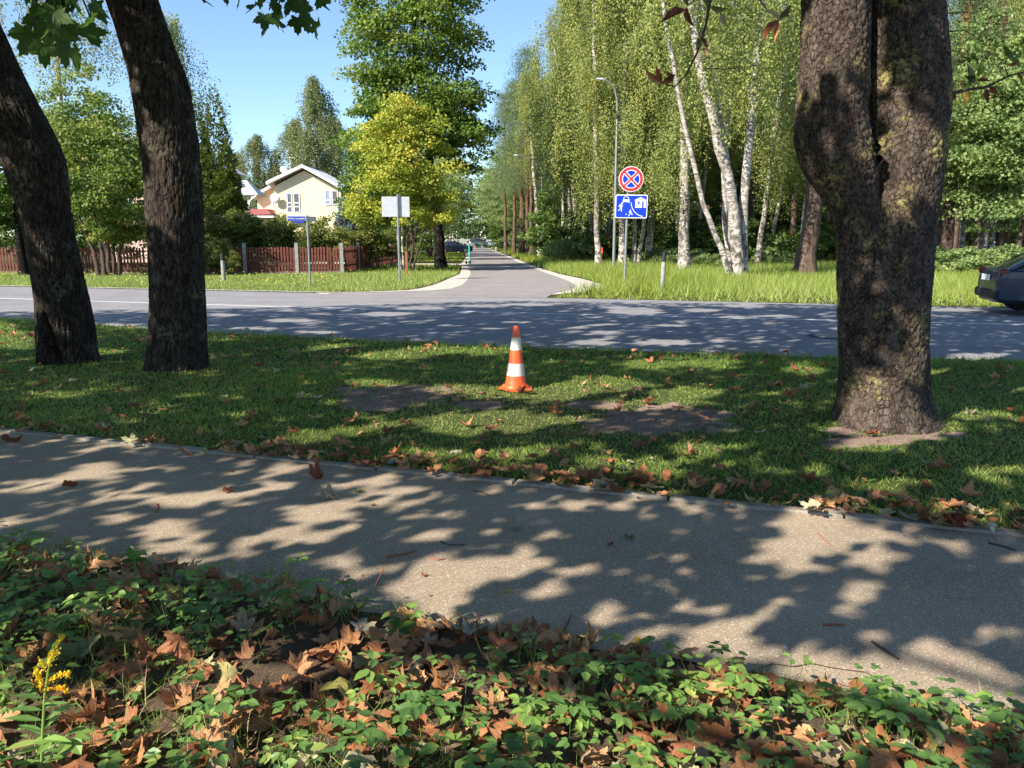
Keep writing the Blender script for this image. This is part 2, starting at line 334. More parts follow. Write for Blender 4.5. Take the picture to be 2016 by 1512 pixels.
# ------------------------------------------------------------------ the lines of the place on the ground
def poly(l, ext=((-1, -.25), (1, -.2)), e=60):
    a = np.array([G(*p)[:2] for p in l]); a = np.vstack([[a[0, 0]-e, a[0, 1]+e*.33], a, [a[-1, 0]+e, a[-1, 1]-e*.2]]); return a
def fit(l, deg=2):
    a = np.array([G(*p)[:2] for p in l]); c = np.polyfit(a[:, 0], a[:, 1], deg); x0, x1 = a[0, 0], a[-1, 0]; d = np.polyder(c)
    def f(x):
        x = np.asarray(x, float); xc = np.clip(x, x0-1, x1+1); return np.polyval(c, xc)+(x-xc)*np.polyval(d, xc)
    return f
road_near = fit([(0, 628), (200, 640), (410, 650), (700, 672), (1000, 685), (1300, 695), (1650, 705), (2016, 712)])
road_far = fit([(0, 565), (170, 567), (410, 572), (700, 577), (1100, 588), (1300, 593), (1650, 600), (2016, 606)])
road_line = fit([(0, 588), (290, 596), (410, 601), (700, 607), (1000, 615), (1300, 625), (1650, 633), (2016, 638)])
kerb_line = fit([(0, 853), (250, 876), (600, 913), (960, 953), (1370, 993), (1700, 1025), (2016, 1062)], 1)
path_near = fit([(0, 1085), (130, 1112), (300, 1130), (500, 1155), (700, 1185), (880, 1230), (1100, 1280), (1300, 1315), (1500, 1350), (1750, 1395), (2016, 1440)], 1)
def strip(name, xs, y0, y1, z, mat, kind='structure', rows=2, bump=0):
    n = len(xs); V = []
    for k in range(rows):
        t = k/(rows-1); V.append(np.c_[xs, y0*(1-t)+y1*t, np.full(n, z)])
    V = np.concatenate(V)
    if bump: V[:, 2] += bump*vn(V*1.7, 3)
    Fq = [(k*n+i, k*n+i+1, (k+1)*n+i+1, (k+1)*n+i) for k in range(rows-1) for i in range(n-1)]
    return tag(mk(name, V, np.array(Fq), mat), kind=kind)
# ground
gx = np.array([-400, -120, -60, -30, -15, 0, 15, 30, 60, 120, 400.]); gy = np.array([-60, -10, 0, 10, 20, 40, 80, 160, 500.])
V = np.array([(x, y, -.004) for y in gy for x in gx]); n = len(gx)
tag(mk('ground', V, np.array([(j*n+i, j*n+i+1, (j+1)*n+i+1, (j+1)*n+i) for j in range(len(gy)-1) for i in range(n-1)]), 'ground'), kind='structure')
xs = np.arange(-80, 80, .5)
mr = strip('main_road', xs, road_near(xs), road_far(xs), .004, 'road')
ln = strip('centre_line', xs, road_line(xs)-.06, road_line(xs)+.06, .008, 'white_line')
# side road with a widening mouth
SRL = [(500, -29.8, -26.2), (170, -10.1, -6.5), (138, -8.0, -4.2), (68, -3.6, -.3), (50, -2.85, .65), (42, -2.3, 1.15), (34.8, -1.85, 1.64), (31, -1.75, 1.95), (28.4, -1.68, 2.1), (26, -1.7, 2.15), (24.3, -1.9, 1.98), (23.4, -2.4, 1.75), (22.8, -3.6, 1.5), (22.4, -5.2, 1.35), (21.6, -5.2, 1.1), (20.4, -5.2, .9)]
SR = [(((a+b)/2, y), b-a) for y, a, b in SRL]
def shw(y): return float(np.interp(y, [21.5, 22.6, 24.5, 30, 36, 60], [.05, .6, 1.05, .8, .42, .42]))
def ribbon(name, pts, extra, z, mat, side=0):
    V = []
    for (x, y), w_ in pts:
        if side == 0: V += [(x-w_/2-extra, y, z), (x+w_/2+extra, y, z)]
        elif side < 0: V += [(x-w_/2-shw(y), y, z), (x-w_/2, y, z)]
        else: V += [(x+w_/2, y, z), (x+w_/2+shw(y), y, z)]
    return tag(mk(name, V, np.array([(2*i, 2*i+2, 2*i+3, 2*i+1) for i in range(len(pts)-1)]), mat), kind='structure')
ribbon('side_road', SR, 0, .008, 'side_road'); ribbon('gravel_shoulder', SR[:-1], .42, .012, 'gravel', -1); ribbon('gravel_shoulder', SR[:-1], .42, .012, 'gravel', 1)
# driveway crossing on the left of the side road
tag(mk('driveway', [(-14, 51.5, .002), (-2.6, 47.2, .002), (-2.6, 50.2, .002), (-14, 56, .002)], np.array([(0, 1, 2, 3)]), 'gravel'), kind='structure')
# verges beyond the road
def verge(name, x0, x1, yt, side, z=.01):
    xs = np.arange(x0, x1, 1.); y0 = road_far(xs)+.02; y1 = np.maximum(y0+.3, yt); return strip(name, xs, y0, y1, -.001, 'meadow')
def sr_edge(y, s):
    ys = np.array([p[0][1] for p in SR])[::-1]; xc = np.array([p[0][0] for p in SR])[::-1]; ww = np.array([p[1] for p in SR])[::-1]
    return np.interp(y, ys, xc)+s*(np.interp(y, ys, ww)/2+np.interp(y, [21.5, 22.6, 24.5, 30, 36, 60], [.05, .6, 1.05, .8, .42, .42]))
# kerb strip along the far edge of the road, on the left
strip('road_kerb', np.arange(-60, -4.5, .5), road_far(np.arange(-60, -4.5, .5)), road_far(np.arange(-60, -4.5, .5))+.18, .03, 'gravel')
# footpath with its ragged near edge
xs = np.arange(-14, 12, .05); ragged = .05*vn(np.c_[xs*2.2, xs*0, xs*0], 5)+.03*vn(np.c_[xs*8, xs*0, xs*0], 6)
path_edge = lambda x: path_near(x)+np.interp(x, xs, ragged)
fp = strip('footpath', xs, path_near(xs)+ragged, kerb_line(xs)-.005, .008, 'path')
def crack(pts, w_):
    P3 = np.array([G(*p) for p in pts]); t = np.linspace(0, len(P3)-1, len(P3)*9); x = np.interp(t, range(len(P3)), P3[:, 0]); y = np.interp(t, range(len(P3)), P3[:, 1])
    y += .012*vn(np.c_[x*14, x*0, x*0], 8); ww = w_*(.6+.5*abs(vn(np.c_[x*9, x*0, x*0], 9)))
    V = np.concatenate([np.c_[x, y-ww, x*0+.0125], np.c_[x, y+ww, x*0+.0125]]); n = len(x)
    return tag(mk('crack', V, np.array([(i, i+1, n+i+1, n+i) for i in range(n-1)]), 'bed_soil', fp))
crack([(1160, 1280), (1250, 1292), (1330, 1312), (1400, 1320)], .0022); crack([(1460, 1335), (1520, 1316), (1600, 1314), (1700, 1328), (1780, 1366), (1900, 1382)], .0028)
crack([(1640, 1350), (1700, 1362), (1800, 1372)], .002); crack([(600, 1165), (660, 1180), (740, 1190)], .0018)
def road_crack(pts, w_):
    o = crack(pts, w_); o.parent = mr; o.location.z = -.002; return o
road_crack([(420, 622), (560, 628), (700, 634), (860, 640)], .006); road_crack([(900, 640), (1100, 655), (1300, 662), (1480, 672)], .006); road_crack([(1240, 596), (1300, 640), (1330, 690)], .008); road_crack([(860, 578), (960, 584), (1060, 586), (1120, 590)], .012)
# kerb stones
pk = tag(ob('path_kerb', None, None, (0, 0, 0)), kind='structure')
x = -9.; ks = B().box((.47, 0, 0), (.935, .075, .1), 0, 0, .006).out('kerb_stone', 'concrete', mesh_only=True); ang = math.atan(kerb_line(1.)-kerb_line(0.)); i = 0
while x < 7:
    o = ob('kerb_stone', ks, pk, (x, float(kerb_line(x))+.035+random.uniform(-.006, .006), -.024+random.uniform(-.005, .005)), (random.uniform(-.02, .02), 0, ang+random.uniform(-.008, .008))); x += .95*math.cos(ang)
# lawn strip
DIRT = [(800, 785, 105, 22), (930, 800, 50, 9), (1290, 832, 115, 26), (1400, 820, 40, 12), (1640, 1010, 55, 8), (1720, 872, 85, 12), (1800, 862, 75, 14), (1655, 850, 35, 9), (1170, 800, 60, 8)]
def gpx(X, Y):
    return pix(np.c_[X, Y, np.zeros(len(X))])[:2]
def inell(X, Y, E, k=0.):
    u, v = gpx(X, Y); m = np.full(len(X), 1e9); Yc = np.maximum(Y, 1.5)
    for cx, cy, rx, ry in E: m = np.minimum(m, ((u-cx)/(rx+k*F/Yc))**2+((v-cy)/(ry+k*F*HC/Yc**2))**2)
    return m
def lawn_z(X, Y): return .012+.012*vn(np.c_[X*1.3, Y*1.3, X*0], 4)+.006*vn(np.c_[X*5, Y*5, X*0], 5)
LX, LY = np.meshgrid(np.arange(-14, 13, .09), np.linspace(0, 1, 70)); a = kerb_line(LX)+.075; b = road_near(LX)+.01; YY = a+(b-a)*LY
V = np.c_[LX.ravel(), YY.ravel(), lawn_z(LX.ravel(), YY.ravel())]; nx = LX.shape[1]
V[:nx, 2] = .0; V[-nx:, 2] = 0.0
q = inell(V[:, 0], V[:, 1], DIRT); V[:, 2] -= .02*np.clip(1.2-q, 0, 1)*(V[:, 2] > .0)*0
lm = M('lawn turf with bare soil'); 
t = lm.n('Attribute', attribute_name='tint').outputs['Fac']; p = lm.pos((1, 1, 1), 'Position'); n1 = lm.noise(p, 7, 8, .7); n2 = lm.noise(p, 70, 5, .7)
cs = lm.mix(.5, lm.ramp(n1, [(.3, (.22, .145, .115)), (.7, (.44, .32, .26))]), lm.ramp(n2, [(.3, (.06, .04, .03)), (.7, (.32, .23, .18))]))
ct = lm.mix(.5, lm.ramp(n1, [(.3, (.035, .06, .015)), (.7, (.11, .12, .045))]), lm.ramp(n2, [(.3, (.015, .025, .006)), (.7, (.09, .11, .03))]))
fac = lm.g(lm.math('ADD', t, lm.math('MULTIPLY', lm.math('SUBTRACT', n1, .5), 1.5)), .35, .6)
lm.end(lm.mix(fac, ct, cs), .95, lm.math('ADD', n1, lm.math('MULTIPLY', n2, .5)), .9, .025, .1)
lawn = tag(mk('lawn', V, np.array([(j*nx+i, j*nx+i+1, (j+1)*nx+i+1, (j+1)*nx+i) for j in range(69) for i in range(nx-1)]), lm.m, tint=np.clip(1.75-1.15*np.sqrt(q)+.5*vn(V*2.2, 15)+.3*vn(V*6.5, 16), 0, 1), smooth=True), kind='structure')
# planted bed in front, a little raised with mould
def bed_z(X, Y):
    d = np.clip((path_near(X)-Y-.02)/.25, 0, 1); return .002+d*(.035+.025*vn(np.c_[X*2.5, Y*2.5, X*0], 11)+.012*vn(np.c_[X*9, Y*9, X*0], 12))
LX, LY = np.meshgrid(np.arange(-7, 7, .05), np.linspace(0, 1, 60)); a = LX*0-1.; b = path_edge(LX.ravel()).reshape(LX.shape)+.02; YY = a+(b-a)*LY
V = np.c_[LX.ravel(), YY.ravel(), bed_z(LX.ravel(), YY.ravel())]; nx = LX.shape[1]
tag(mk('plant_bed', V, np.array([(j*nx+i, j*nx+i+1, (j+1)*nx+i+1, (j+1)*nx+i) for j in range(59) for i in range(nx-1)]), 'bed_soil', smooth=True), kind='structure')
# manhole grating in the road
mh = thing('manhole_cover', 'dark round manhole grating set in the main road beside the chestnut trunk', 'manhole cover', G(1636, 662, .008))
B().lathe([(.0, .004), (.3, .004), (.33, .006), (.34, 0)], 24).out('rim', 'black', mh)
bb = B()
for k in range(7): bb.box((0, -.24+.08*k, .008), (.5*math.sqrt(max(.05, 1-((-.24+.08*k)/.3)**2)), .03, .006))
bb.out('grate', 'metal', mh)
# ------------------------------------------------------------------ near trunks measured from their outlines
def trunk(name, outl, Y, mat, parent, cell=(.06, .16), depth=.012, seed=1, flare=.0, cavity=None, nu=200, nv=330, ztop=7., topdx=(0, 0), back=1.0):
    zc = []; 
    for py, xl, xr in outl:
        a, b = P(xl, py, Y), P(xr, py, Y); cf = math.cos(math.atan((a[0]+b[0])/2/Y)); zc.append((a[2], (a[0]+b[0])/2*(1-0*cf), (b[0]-a[0])/2*cf))
    zc.sort(); zc = np.array(zc); z0, zt = min(-.05, zc[0, 0]), zc[-1, 0]
    Zk = np.r_[z0, zc[:, 0], ztop]; X_ = np.r_[zc[0, 1], zc[:, 1], zc[-1, 1]+topdx[0]]; R_ = np.r_[zc[0, 2], zc[:, 2], zc[-1, 2]*.72]
    z = np.concatenate([np.linspace(z0, zt+.1, int(nv*.82)), np.linspace(zt+.13, ztop, int(nv*.18))]); 
    k = np.ones(9)/9; sm = lambda a: np.convolve(np.pad(a, 4, 'edge'), k, 'valid')
    cx = sm(sm(np.interp(z, Zk, X_))); rr = sm(sm(np.interp(z, Zk, R_))); cy = Y+np.interp(z, [0, zt, ztop], [0, 0, topdx[1]])
    th = np.linspace(0, 2*math.pi, nu, endpoint=False); TT, ZZ = np.meshgrid(th, z); RR = np.repeat(rr[:, None], nu, 1)
    lob = 1+.035*vn(np.stack([np.cos(TT)*1.6, np.sin(TT)*1.6, ZZ*.9], -1), seed)+.02*vn(np.stack([np.cos(TT)*4, np.sin(TT)*4, ZZ*2.5], -1), seed+1)
    RR = RR*lob
    if flare:
        fl = np.exp(-np.clip(ZZ, 0, 9)/.17); RR *= 1+flare*fl*(.55+.75*vn(np.stack([np.cos(TT)*1.9, np.sin(TT)*1.9, ZZ*0+seed], -1), seed+5))
    nc = max(6, int(2*math.pi*rr.mean()/cell[0])); wob = .5*vn(np.stack([np.cos(TT)*5, np.sin(TT)*5, ZZ*7], -1), seed+2)+.35*vn(np.stack([np.cos(TT)*14, np.sin(TT)*14, ZZ*16], -1), seed+6)
    d, cid = cells(TT/(2*math.pi)*nc+wob, ZZ/cell[1]+wob*.8, nc, seed); fine = vn(np.stack([np.cos(TT)*26, np.sin(TT)*26, ZZ*30], -1), seed+3)
    pl = np.clip(d/.28, 0, 1); RR = RR+depth*(pl-.7)+depth*.5*(cid-.5)*pl+.0025*fine
    if cavity:
        ca, cw, ch, cdp = cavity; dth = np.abs((TT-ca+math.pi) % (2*math.pi)-math.pi); wz = np.clip(1-ZZ/ch, 0, 1)**.6*cw
        RR -= cdp*np.clip(1-(dth/np.maximum(wz, 1e-3))**2, 0, 1)**.4*(ZZ < ch)
    V = np.stack([cx[:, None]+RR*np.cos(TT), cy[:, None]+RR*back*np.sin(TT), ZZ], -1).reshape(-1, 3); nr = len(z)
    i = np.arange(nr-1)[:, None]*nu; j = np.arange(nu)[None]; jn = (j+1) % nu
    Fq = np.stack([i+j, i+jn, i+nu+jn, i+nu+j], -1).reshape(-1, 4)
    o = mk(name, V, Fq, mat, parent, tint=(pl*(.5+.5*cid)).ravel(), smooth=True)
    return o, (cx[-1], cy[-1], ztop, rr[-1])
def limbs(parent, top, tips, r0):
    for tx, ty, tz in tips:
        a = Vector(top[:3])-Vector((0, 0, .8)); b = Vector((tx, ty, tz)); m_ = a.lerp(b, .45)+Vector((0, 0, .5)); pts = [a, a.lerp(m_, .5)+Vector((0, 0, .15)), m_, m_.lerp(b, .5)+Vector((random.uniform(-.2, .2), 0, .1)), b]
        autosmooth(B().tube(pts, [r0, r0*.8, r0*.6, r0*.4, r0*.15], 8).out('limb', 'limb', parent), 80)
t1 = thing('maple_tree', 'leftmost roadside maple, its trunk bent left, with a dark hollow at the foot', 'tree', (0, 0, 0))
_, top1 = trunk('trunk', [(728, 76, 200), (715, 77, 197), (690, 72, 193), (650, 68, 190), (600, 67, 180), (550, 60, 169), (500, 52, 158), (450, 42, 147), (400, 32, 138), (360, 18, 135), (325, 5, 132), (300, -5, 124), (270, -22, 112), (235, -45, 95), (200, -60, 74), (150, -75, 48), (100, -90, 25), (50, -112, 5), (0, -135, -18)], 9.45, 'maple_bark', t1, (.036, .3), .017, 3, .12, (math.radians(-100), .55, .66, .42), nu=230, nv=300, topdx=(-1.2, -.3))
t2 = thing('maple_tree', 'second roadside maple from the left, dark thick trunk curving gently left', 'tree', (0, 0, 0))
_, top2 = trunk('trunk', [(742, 276, 420), (735, 281, 411), (700, 289, 409), (650, 293, 408), (560, 295, 405), (450, 290, 403), (400, 287, 402), (350, 283, 398), (300, 278, 394), (250, 270, 387), (200, 262, 379), (150, 254, 368), (100, 240, 348), (50, 225, 330), (0, 207, 314), (-60, 185, 290)], 9.0, 'maple_bark', t2, (.036, .2), .014, 9, .1, nu=230, nv=300, topdx=(-.9, -.4))
t3 = thing('chestnut_tree', 'big forked horse chestnut trunk at the right, standing between footpath and road', 'tree', (0, 0, 0))
trunk('trunk', [(878, 1625, 1865), (862, 1638, 1846), (845, 1643, 1834), (800, 1647, 1826), (700, 1650, 1828), (600, 1655, 1832), (520, 1665, 1838), (450, 1680, 1842), (400, 1692, 1848), (340, 1691, 1856), (300, 1695, 1862), (260, 1697, 1864), (220, 1697, 1870), (150, 1694, 1872), (80, 1694, 1868), (0, 1697, 1862), (-60, 1703, 1856)], 6.3, 'chestnut_bark', t3, (.042, .05), .013, 21, .34, topdx=(.6, -.2))
_, top3 = trunk('trunk', [(850, 1660, 1735), (700, 1650, 1738), (600, 1649, 1736), (520, 1648, 1738), (450, 1644, 1738), (420, 1636, 1735), (400, 1624, 1732), (370, 1604, 1728), (340, 1582, 1730), (300, 1566, 1722), (260, 1562, 1712), (220, 1565, 1708), (150, 1573, 1712), (80, 1575, 1714), (0, 1577, 1716), (-60, 1578, 1712)], 6.24, 'chestnut_bark', t3, (.046, .05), .013, 33, .05, topdx=(-.8, -.6), nu=140)
trunk('trunk', [(430, 1680, 1722), (330, 1684, 1732), (200, 1686, 1738), (80, 1686, 1738), (-60, 1688, 1740)], 6.42, 'chestnut_bark', t3, (.046, .05), .013, 41, nu=90, nv=200)
# knot scar in the fork and two small cankers
kb = B()
for (px_, py_, r_) in ((1718, 296, .035), (1723, 316, .028)):
    c = P(px_, py_, 6.06); kb.lathe([(.0, .02), (r_*.55, .018), (r_, .01), (r_*1.25, -.02), (r_*1.3, -.06)], 14, c, axis='y')
autosmooth(kb.out('knot', 'chestnut_bark', t3), 80)
# ------------------------------------------------------------------ overhead canopies (out of the frame) whose gaps make the dapples
LIT = [(173,882,20,4),(184,937,80,17),(270,878,50,6),(535,937,55,18),(35,969,35,10),(300,985,110,14),(480,975,60,12),(45,1038,50,20),(340,1050,90,18),(190,1083,60,12),(640,1017,60,20),(575,1055,60,15),(365,1088,60,10),
(722,952,35,8),(790,985,60,16),(560,1070,60,16),(829,1063,38,12),(738,1118,60,13),(650,1134,35,8),(900,1140,90,36),(965,1115,45,28),(1040,1080,32,26),(1065,1120,42,26),(1135,1130,42,22),(1107,1193,38,26),(845,1205,50,22),(932,1230,30,15),(1030,1003,38,10),(1127,1000,38,9),(1206,990,38,8),
(1323,994,42,22),(1557,1017,42,12),(1535,1070,55,30),(1615,1055,75,22),(1593,1108,38,14),(1517,1113,22,12),(1708,1070,38,20),(1708,1120,16,8),(1640,1030,60,8),(1672,1172,38,14),(1708,1204,26,12),(1620,1194,14,4),(1351,1208,26,22),(1482,1225,44,32),(1510,1268,54,24),(1557,1287,22,14),(1406,1168,16,8),(1790,1275,30,25),(1859,1307,19,14),(1831,1228,17,7),(1994,1224,28,12),(1585,1335,42,19),(1640,1295,22,14),(1664,1335,32,19),(1922,1085,26,10),(1823,1061,48,9),(1978,1057,40,8),(1957,1370,60,22),(1850,1385,60,16),
(90,1400,70,70),(420,1310,60,30),(470,1360,70,30),(520,1440,60,40),(60,1130,60,22),(250,1120,60,18),(800,1180,60,14),(880,1215,55,18),(780,1245,30,20),(1600,1440,110,32),(1830,1430,90,32),(660,1490,80,30),(1400,1420,60,20),(40,1500,60,60),(160,1250,60,16),(330,1200,50,12),(250,1420,40,20),(1130,1400,60,16),(1250,1480,70,20),(1000,1340,50,14),(820,1400,50,16),(700,1290,60,14),(1900,1490,60,20),(1500,1500,60,14),
(20,670,60,16),(0,645,40,8),(230,700,45,9),(90,780,20,6),(680,690,60,10),(760,700,60,10),(850,690,80,8),(960,692,50,9),(740,757,50,7),(902,768,48,10),(985,778,50,12),(1080,780,60,14),(1140,768,80,12),(1210,757,60,10),(1240,798,60,10),(1330,800,50,10),(1350,775,60,9),(1000,830,110,18),(900,850,60,12),(1100,830,50,10),(700,850,60,7),(620,866,60,7),(780,832,60,7),(1150,880,60,9),(960,900,110,13),(850,905,60,7),(1200,915,60,11),(1380,890,60,18),(1300,930,60,13),(1090,937,60,9),(1290,720,60,10),(1410,717,40,9),(1580,730,25,8),
(1735,880,95,18),(1690,845,70,18),(1780,850,80,22),(1640,1000,60,10),(1620,1012,100,10),(1760,960,60,10),(1600,930,50,9),(1850,1000,80,9),(1950,1010,50,16),(1950,930,50,10),(1930,820,80,7),(1900,740,100,8),(1960,765,60,12),(1960,703,60,7),
(1204,605,25,2.5),(1250,613,55,7),(1381,611,35,3),(1455,625,40,2.5),(1463,602,40,3),(1532,623,30,2),(1182,636,25,5),(1127,643,30,4),(1190,654,30,3),(1318,641,30,2),(1168,675,40,5),(1305,675,50,5),(1409,670,18,3),(1873,611,40,3),(1890,702,20,3),(570,631,40,4),(760,618,50,4),(510,647,40,2.5),(440,620,30,2.5),(830,607,50,3),(940,603,50,2.5),(1040,600,50,2.5),(120,625,60,2.5),(240,640,40,2.5),(640,655,40,2)]
def canopy(seed, n):
    r = np.random.default_rng(seed)
    hx = r.uniform(-14, 16, n); hy = r.uniform(1.0, 22, n)
    u, v = gpx(hx, hy); lim = np.interp(u, [-400, 0, 400, 700, 1000, 1300, 2016], [617, 614, 609, 601, 593, 597, 604])
    ok = (v > lim)&(u > -500)&(u < 2500)&(v < 2000)
    ok &= (v > lim+7) | (r.random(n) < .35)
    hx, hy = hx[ok], hy[ok]
    e = inell(hx, hy, LIT, np.interp(hy, [2.3, 2.8, 4, 5.2, 6.5, 9], [.15, .032, .032, .05, .085, .1])); br = .25*vn(np.c_[hx*5, hy*5, hx*0], 77); ok = e > 1.0+br
    # small flecks between clumps
    dens = vn(np.c_[hx*1.9, hy*1.9, hx*0], 31)+.6*vn(np.c_[hx*4.5, hy*4.5, hx*0], 32); u, v = gpx(hx, hy)
    far = v < 720; ok &= (dens > -.95+.25*far) | (r.random(len(hx)) < .15)
    hx, hy = hx[ok], hy[ok]; z = r.uniform(0, 1, len(hx))*np.interp(hy, [3, 8], [2.6, 5.])+np.interp(hy, [3, 8], [3.0, 4.5]); z = z+.8*vn(np.c_[hx*.4, hy*.4, hx*0], 40)
    C = np.c_[hx-z*SH[0], hy-z*SH[1], z]; pu, pv, d = pix(C); vis = (d > 0)&(pu > -90)&(pu < 2106)&(pv > -90)&(pv < 1600)
    # leaves that would hang into the view move up along their sun ray until clear of it
    for _ in range(5):
        z = np.where(vis, z+2.2, z); C = np.c_[hx-z*SH[0], hy-z*SH[1], z]; pu, pv, d = pix(C); vis = (d > 0)&(pu > -90)&(pu < 2106)&(pv > -90)&(pv < 1600)
    return C[~vis]
C = canopy(5, 125000); n = len(C)
L_ = R.uniform(.13, .2, n); Nn = unit(R.normal(size=(n, 3))*.55+np.array([-SH[0]*.5, -SH[1]*.5, 1])); D = unit(np.cross(Nn, rnd(n)))
roots = np.array([[top1[0], 9.2], [top2[0], 8.7], [3.0, 6.0], [-3.5, -5.5], [-9.5, 2.4], [1.8, -2.2]])
own = np.argmin(((C[:, None, :2]-roots[None])**2).sum(-1), 1)
t4 = thing('maple_tree', 'maple standing behind the photographer at the left', 'tree'); t5 = thing('maple_tree', 'maple standing left of the footpath outside the picture', 'tree'); t6 = thing('maple_tree', 'maple standing behind the photographer at the right', 'tree')
for t_, (x_, y_), s_ in ((t4, roots[3], 51), (t5, roots[4], 52), (t6, roots[5], 53)):
    autosmooth(B().tube([(x_, y_, -.05), (x_+.03, y_, .4), (x_, y_+.05, 2), (x_+.1, y_, 4), (x_, y_, 7)], [.42, .33, .3, .27, .2], 16).out('trunk', 'maple_bark', t_), 80)
for i_, t_ in enumerate((t1, t2, t3, t4, t5, t6)):
    k = own == i_
    if k.sum() < 5: continue
    V, Fq = batch(C[k], D[k], Nn[k], L_[k], L_[k]*.95, RH, RHF); mk('crown', V, Fq, 'maple_leaf', t_, tint=R.random(len(Fq)))
    cc = C[k]; tips = [tuple(cc[j]) for j in R.choice(len(cc), 5)]
    tp = (top1, top2, top3, (roots[3][0], roots[3][1], 7, .2), (roots[4][0], roots[4][1], 7, .2), (roots[5][0], roots[5][1], 7, .2))[i_]
    if i_ > 2: limbs(t_, tp, tips, .09)
    elif i_ == 0: limbs(t_, tp, [(-9, 6, 9), (-6, 11, 10)], .12)
    elif i_ == 1: limbs(t_, tp, [(-8, 6, 9.5), (-4, 7, 10)], .12)
# ------------------------------------------------------------------ tree crowns (shared meshes)
def crown_birch(seed, zb, H, Rr, ns, L=(.07, .11), lpm=34):
    r = np.random.default_rng(seed); P_ = []; 
    K = [(zb+(H-zb)*r.random()**.8, r.uniform(0, 6.283), math.sqrt(r.random())) for _ in range(max(12, ns//11))]
    for i in range(ns):
        kh, kp, kr = K[i % len(K)]; h = kh+r.normal()*.55; h = min(max(h, zb), H); prof = math.sin(min(1, max(.0, (h-zb)/(H-zb)))**.7*math.pi*.92+.2)**.6; ph = kp+r.normal()*.28; rad = Rr*prof*min(1.1, abs(kr+r.normal()*.13))*(.8+.4*math.sin(3*ph+h*.8+seed))
        l = r.uniform(.8, 2.8); m_ = int(l*lpm); s = np.sort(r.random(m_)); out = .25*l*s*(1-s*.6)
        q = np.c_[(rad+out)*math.cos(ph), (rad+out)*math.sin(ph), h-l*s+.35*out]+r.normal(size=(m_, 3))*(.1+.1*(1-s[:, None]))
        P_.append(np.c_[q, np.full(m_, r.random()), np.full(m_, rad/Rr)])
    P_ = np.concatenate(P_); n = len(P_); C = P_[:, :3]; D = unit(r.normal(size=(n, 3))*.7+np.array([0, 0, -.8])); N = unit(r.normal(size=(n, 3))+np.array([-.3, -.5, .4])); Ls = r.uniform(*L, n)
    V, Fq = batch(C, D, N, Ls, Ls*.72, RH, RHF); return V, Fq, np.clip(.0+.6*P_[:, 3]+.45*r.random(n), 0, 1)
def crown_blob(seed, c, rad, nc, per, rc=(.6, 1.2), L=(.1, .16), flat=.6, shell=.55, droop=0., lobes=.25, asp=.8):
    r = np.random.default_rng(seed); out = []; tt = []
    rad = np.array(rad)
    for i in range(nc):
        d = unit(r.normal(size=3)); k = shell+(1-shell)*r.random()**.6; k *= 1+lobes*float(vn(d*1.7+seed, seed)); cc = np.array(c)+d*rad*k
        rr = r.uniform(*rc); q = unit(r.normal(size=(per, 3))); q = q*(r.random((per, 1))**.4); q[:, 2] = np.abs(q[:, 2])*1.1-.35; C = cc+q*rr*np.array([1, 1, flat]); C[:, 2] -= droop*(q[:, :2]**2).sum(1)*rr
        out.append(np.c_[C, q]); tt.append(np.clip(r.normal(.45, .16)+r.normal(size=per)*.16, 0, 1))
    P_ = np.concatenate(out); tt = np.concatenate(tt); n = len(P_); N = unit(r.normal(size=(n, 3))*.7+unit(P_[:, 3:])*.5+np.array([0, 0, .7])); D = np.cross(N, unit(r.normal(size=(n, 3)))); Ls = r.uniform(*L, n)
    V, Fq = batch(P_[:, :3], D, N, Ls, Ls*asp, RH, RHF); return V, Fq, tt
def crown_cone(seed, H, zb, R0, n, L=(.16, .3), spires=((0, 0, 1),), asp=.3, droop=-.25):
    r = np.random.default_rng(seed); outs = []
    for sx, sy, sh in spires:
        m_ = int(n*sh/len(spires)); h = H*sh; z = zb+(h-zb)*(1-np.sqrt(r.random(m_))); f = 1-(z-zb)/(h-zb); ph = r.uniform(0, 6.283, m_); lay = .78+.22*np.sin(z*5.5+2*np.sin(ph*3+sx)); rr = R0*sh*(f**.8)*lay*(.55+.45*r.random(m_)**.4)+.05*r.random(m_)
        C = np.c_[sx+rr*np.cos(ph), sy+rr*np.sin(ph), z-.1*rr]; D = unit(np.c_[np.cos(ph), np.sin(ph), np.full(m_, droop)]+r.normal(size=(m_, 3))*.35); N = unit(r.normal(size=(m_, 3))*.5+np.array([0, 0, 1])); Ls = r.uniform(*L, m_)
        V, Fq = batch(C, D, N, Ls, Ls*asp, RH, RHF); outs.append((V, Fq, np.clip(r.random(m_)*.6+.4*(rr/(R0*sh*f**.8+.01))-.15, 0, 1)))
    return merge(outs)
def crown_pine(seed, zb, H, Rr, nc, per=60, L=(.12, .22)):
    r = np.random.default_rng(seed); out = []
    for i in range(nc):
        h = zb+(H-zb)*r.random()**.8; f = 1-((h-zb)/(H-zb))**2*.7; ph = r.uniform(0, 6.283); ra = Rr*f*r.uniform(.25, 1); c = np.array([ra*math.cos(ph), ra*math.sin(ph), h+.1*ra]); q = r.normal(size=(per, 3))*np.array([.42, .42, .14]); out.append(np.c_[c+q, np.full(per, r.random())])
    P_ = np.concatenate(out); n = len(P_); D = unit(r.normal(size=(n, 3))+np.array([0, 0, .4])); Ls = r.uniform(*L, n); V, Fq = batch(P_[:, :3], D, rnd(n), Ls, Ls*.24, RH, RHF)
    return V, Fq, np.clip(.5*P_[:, 3]+.5*r.random(n), 0, 1)
def cm(name, data, mat): V, Fq, t = data; return mk(name, V, Fq, mat, tint=t, mesh_only=True)
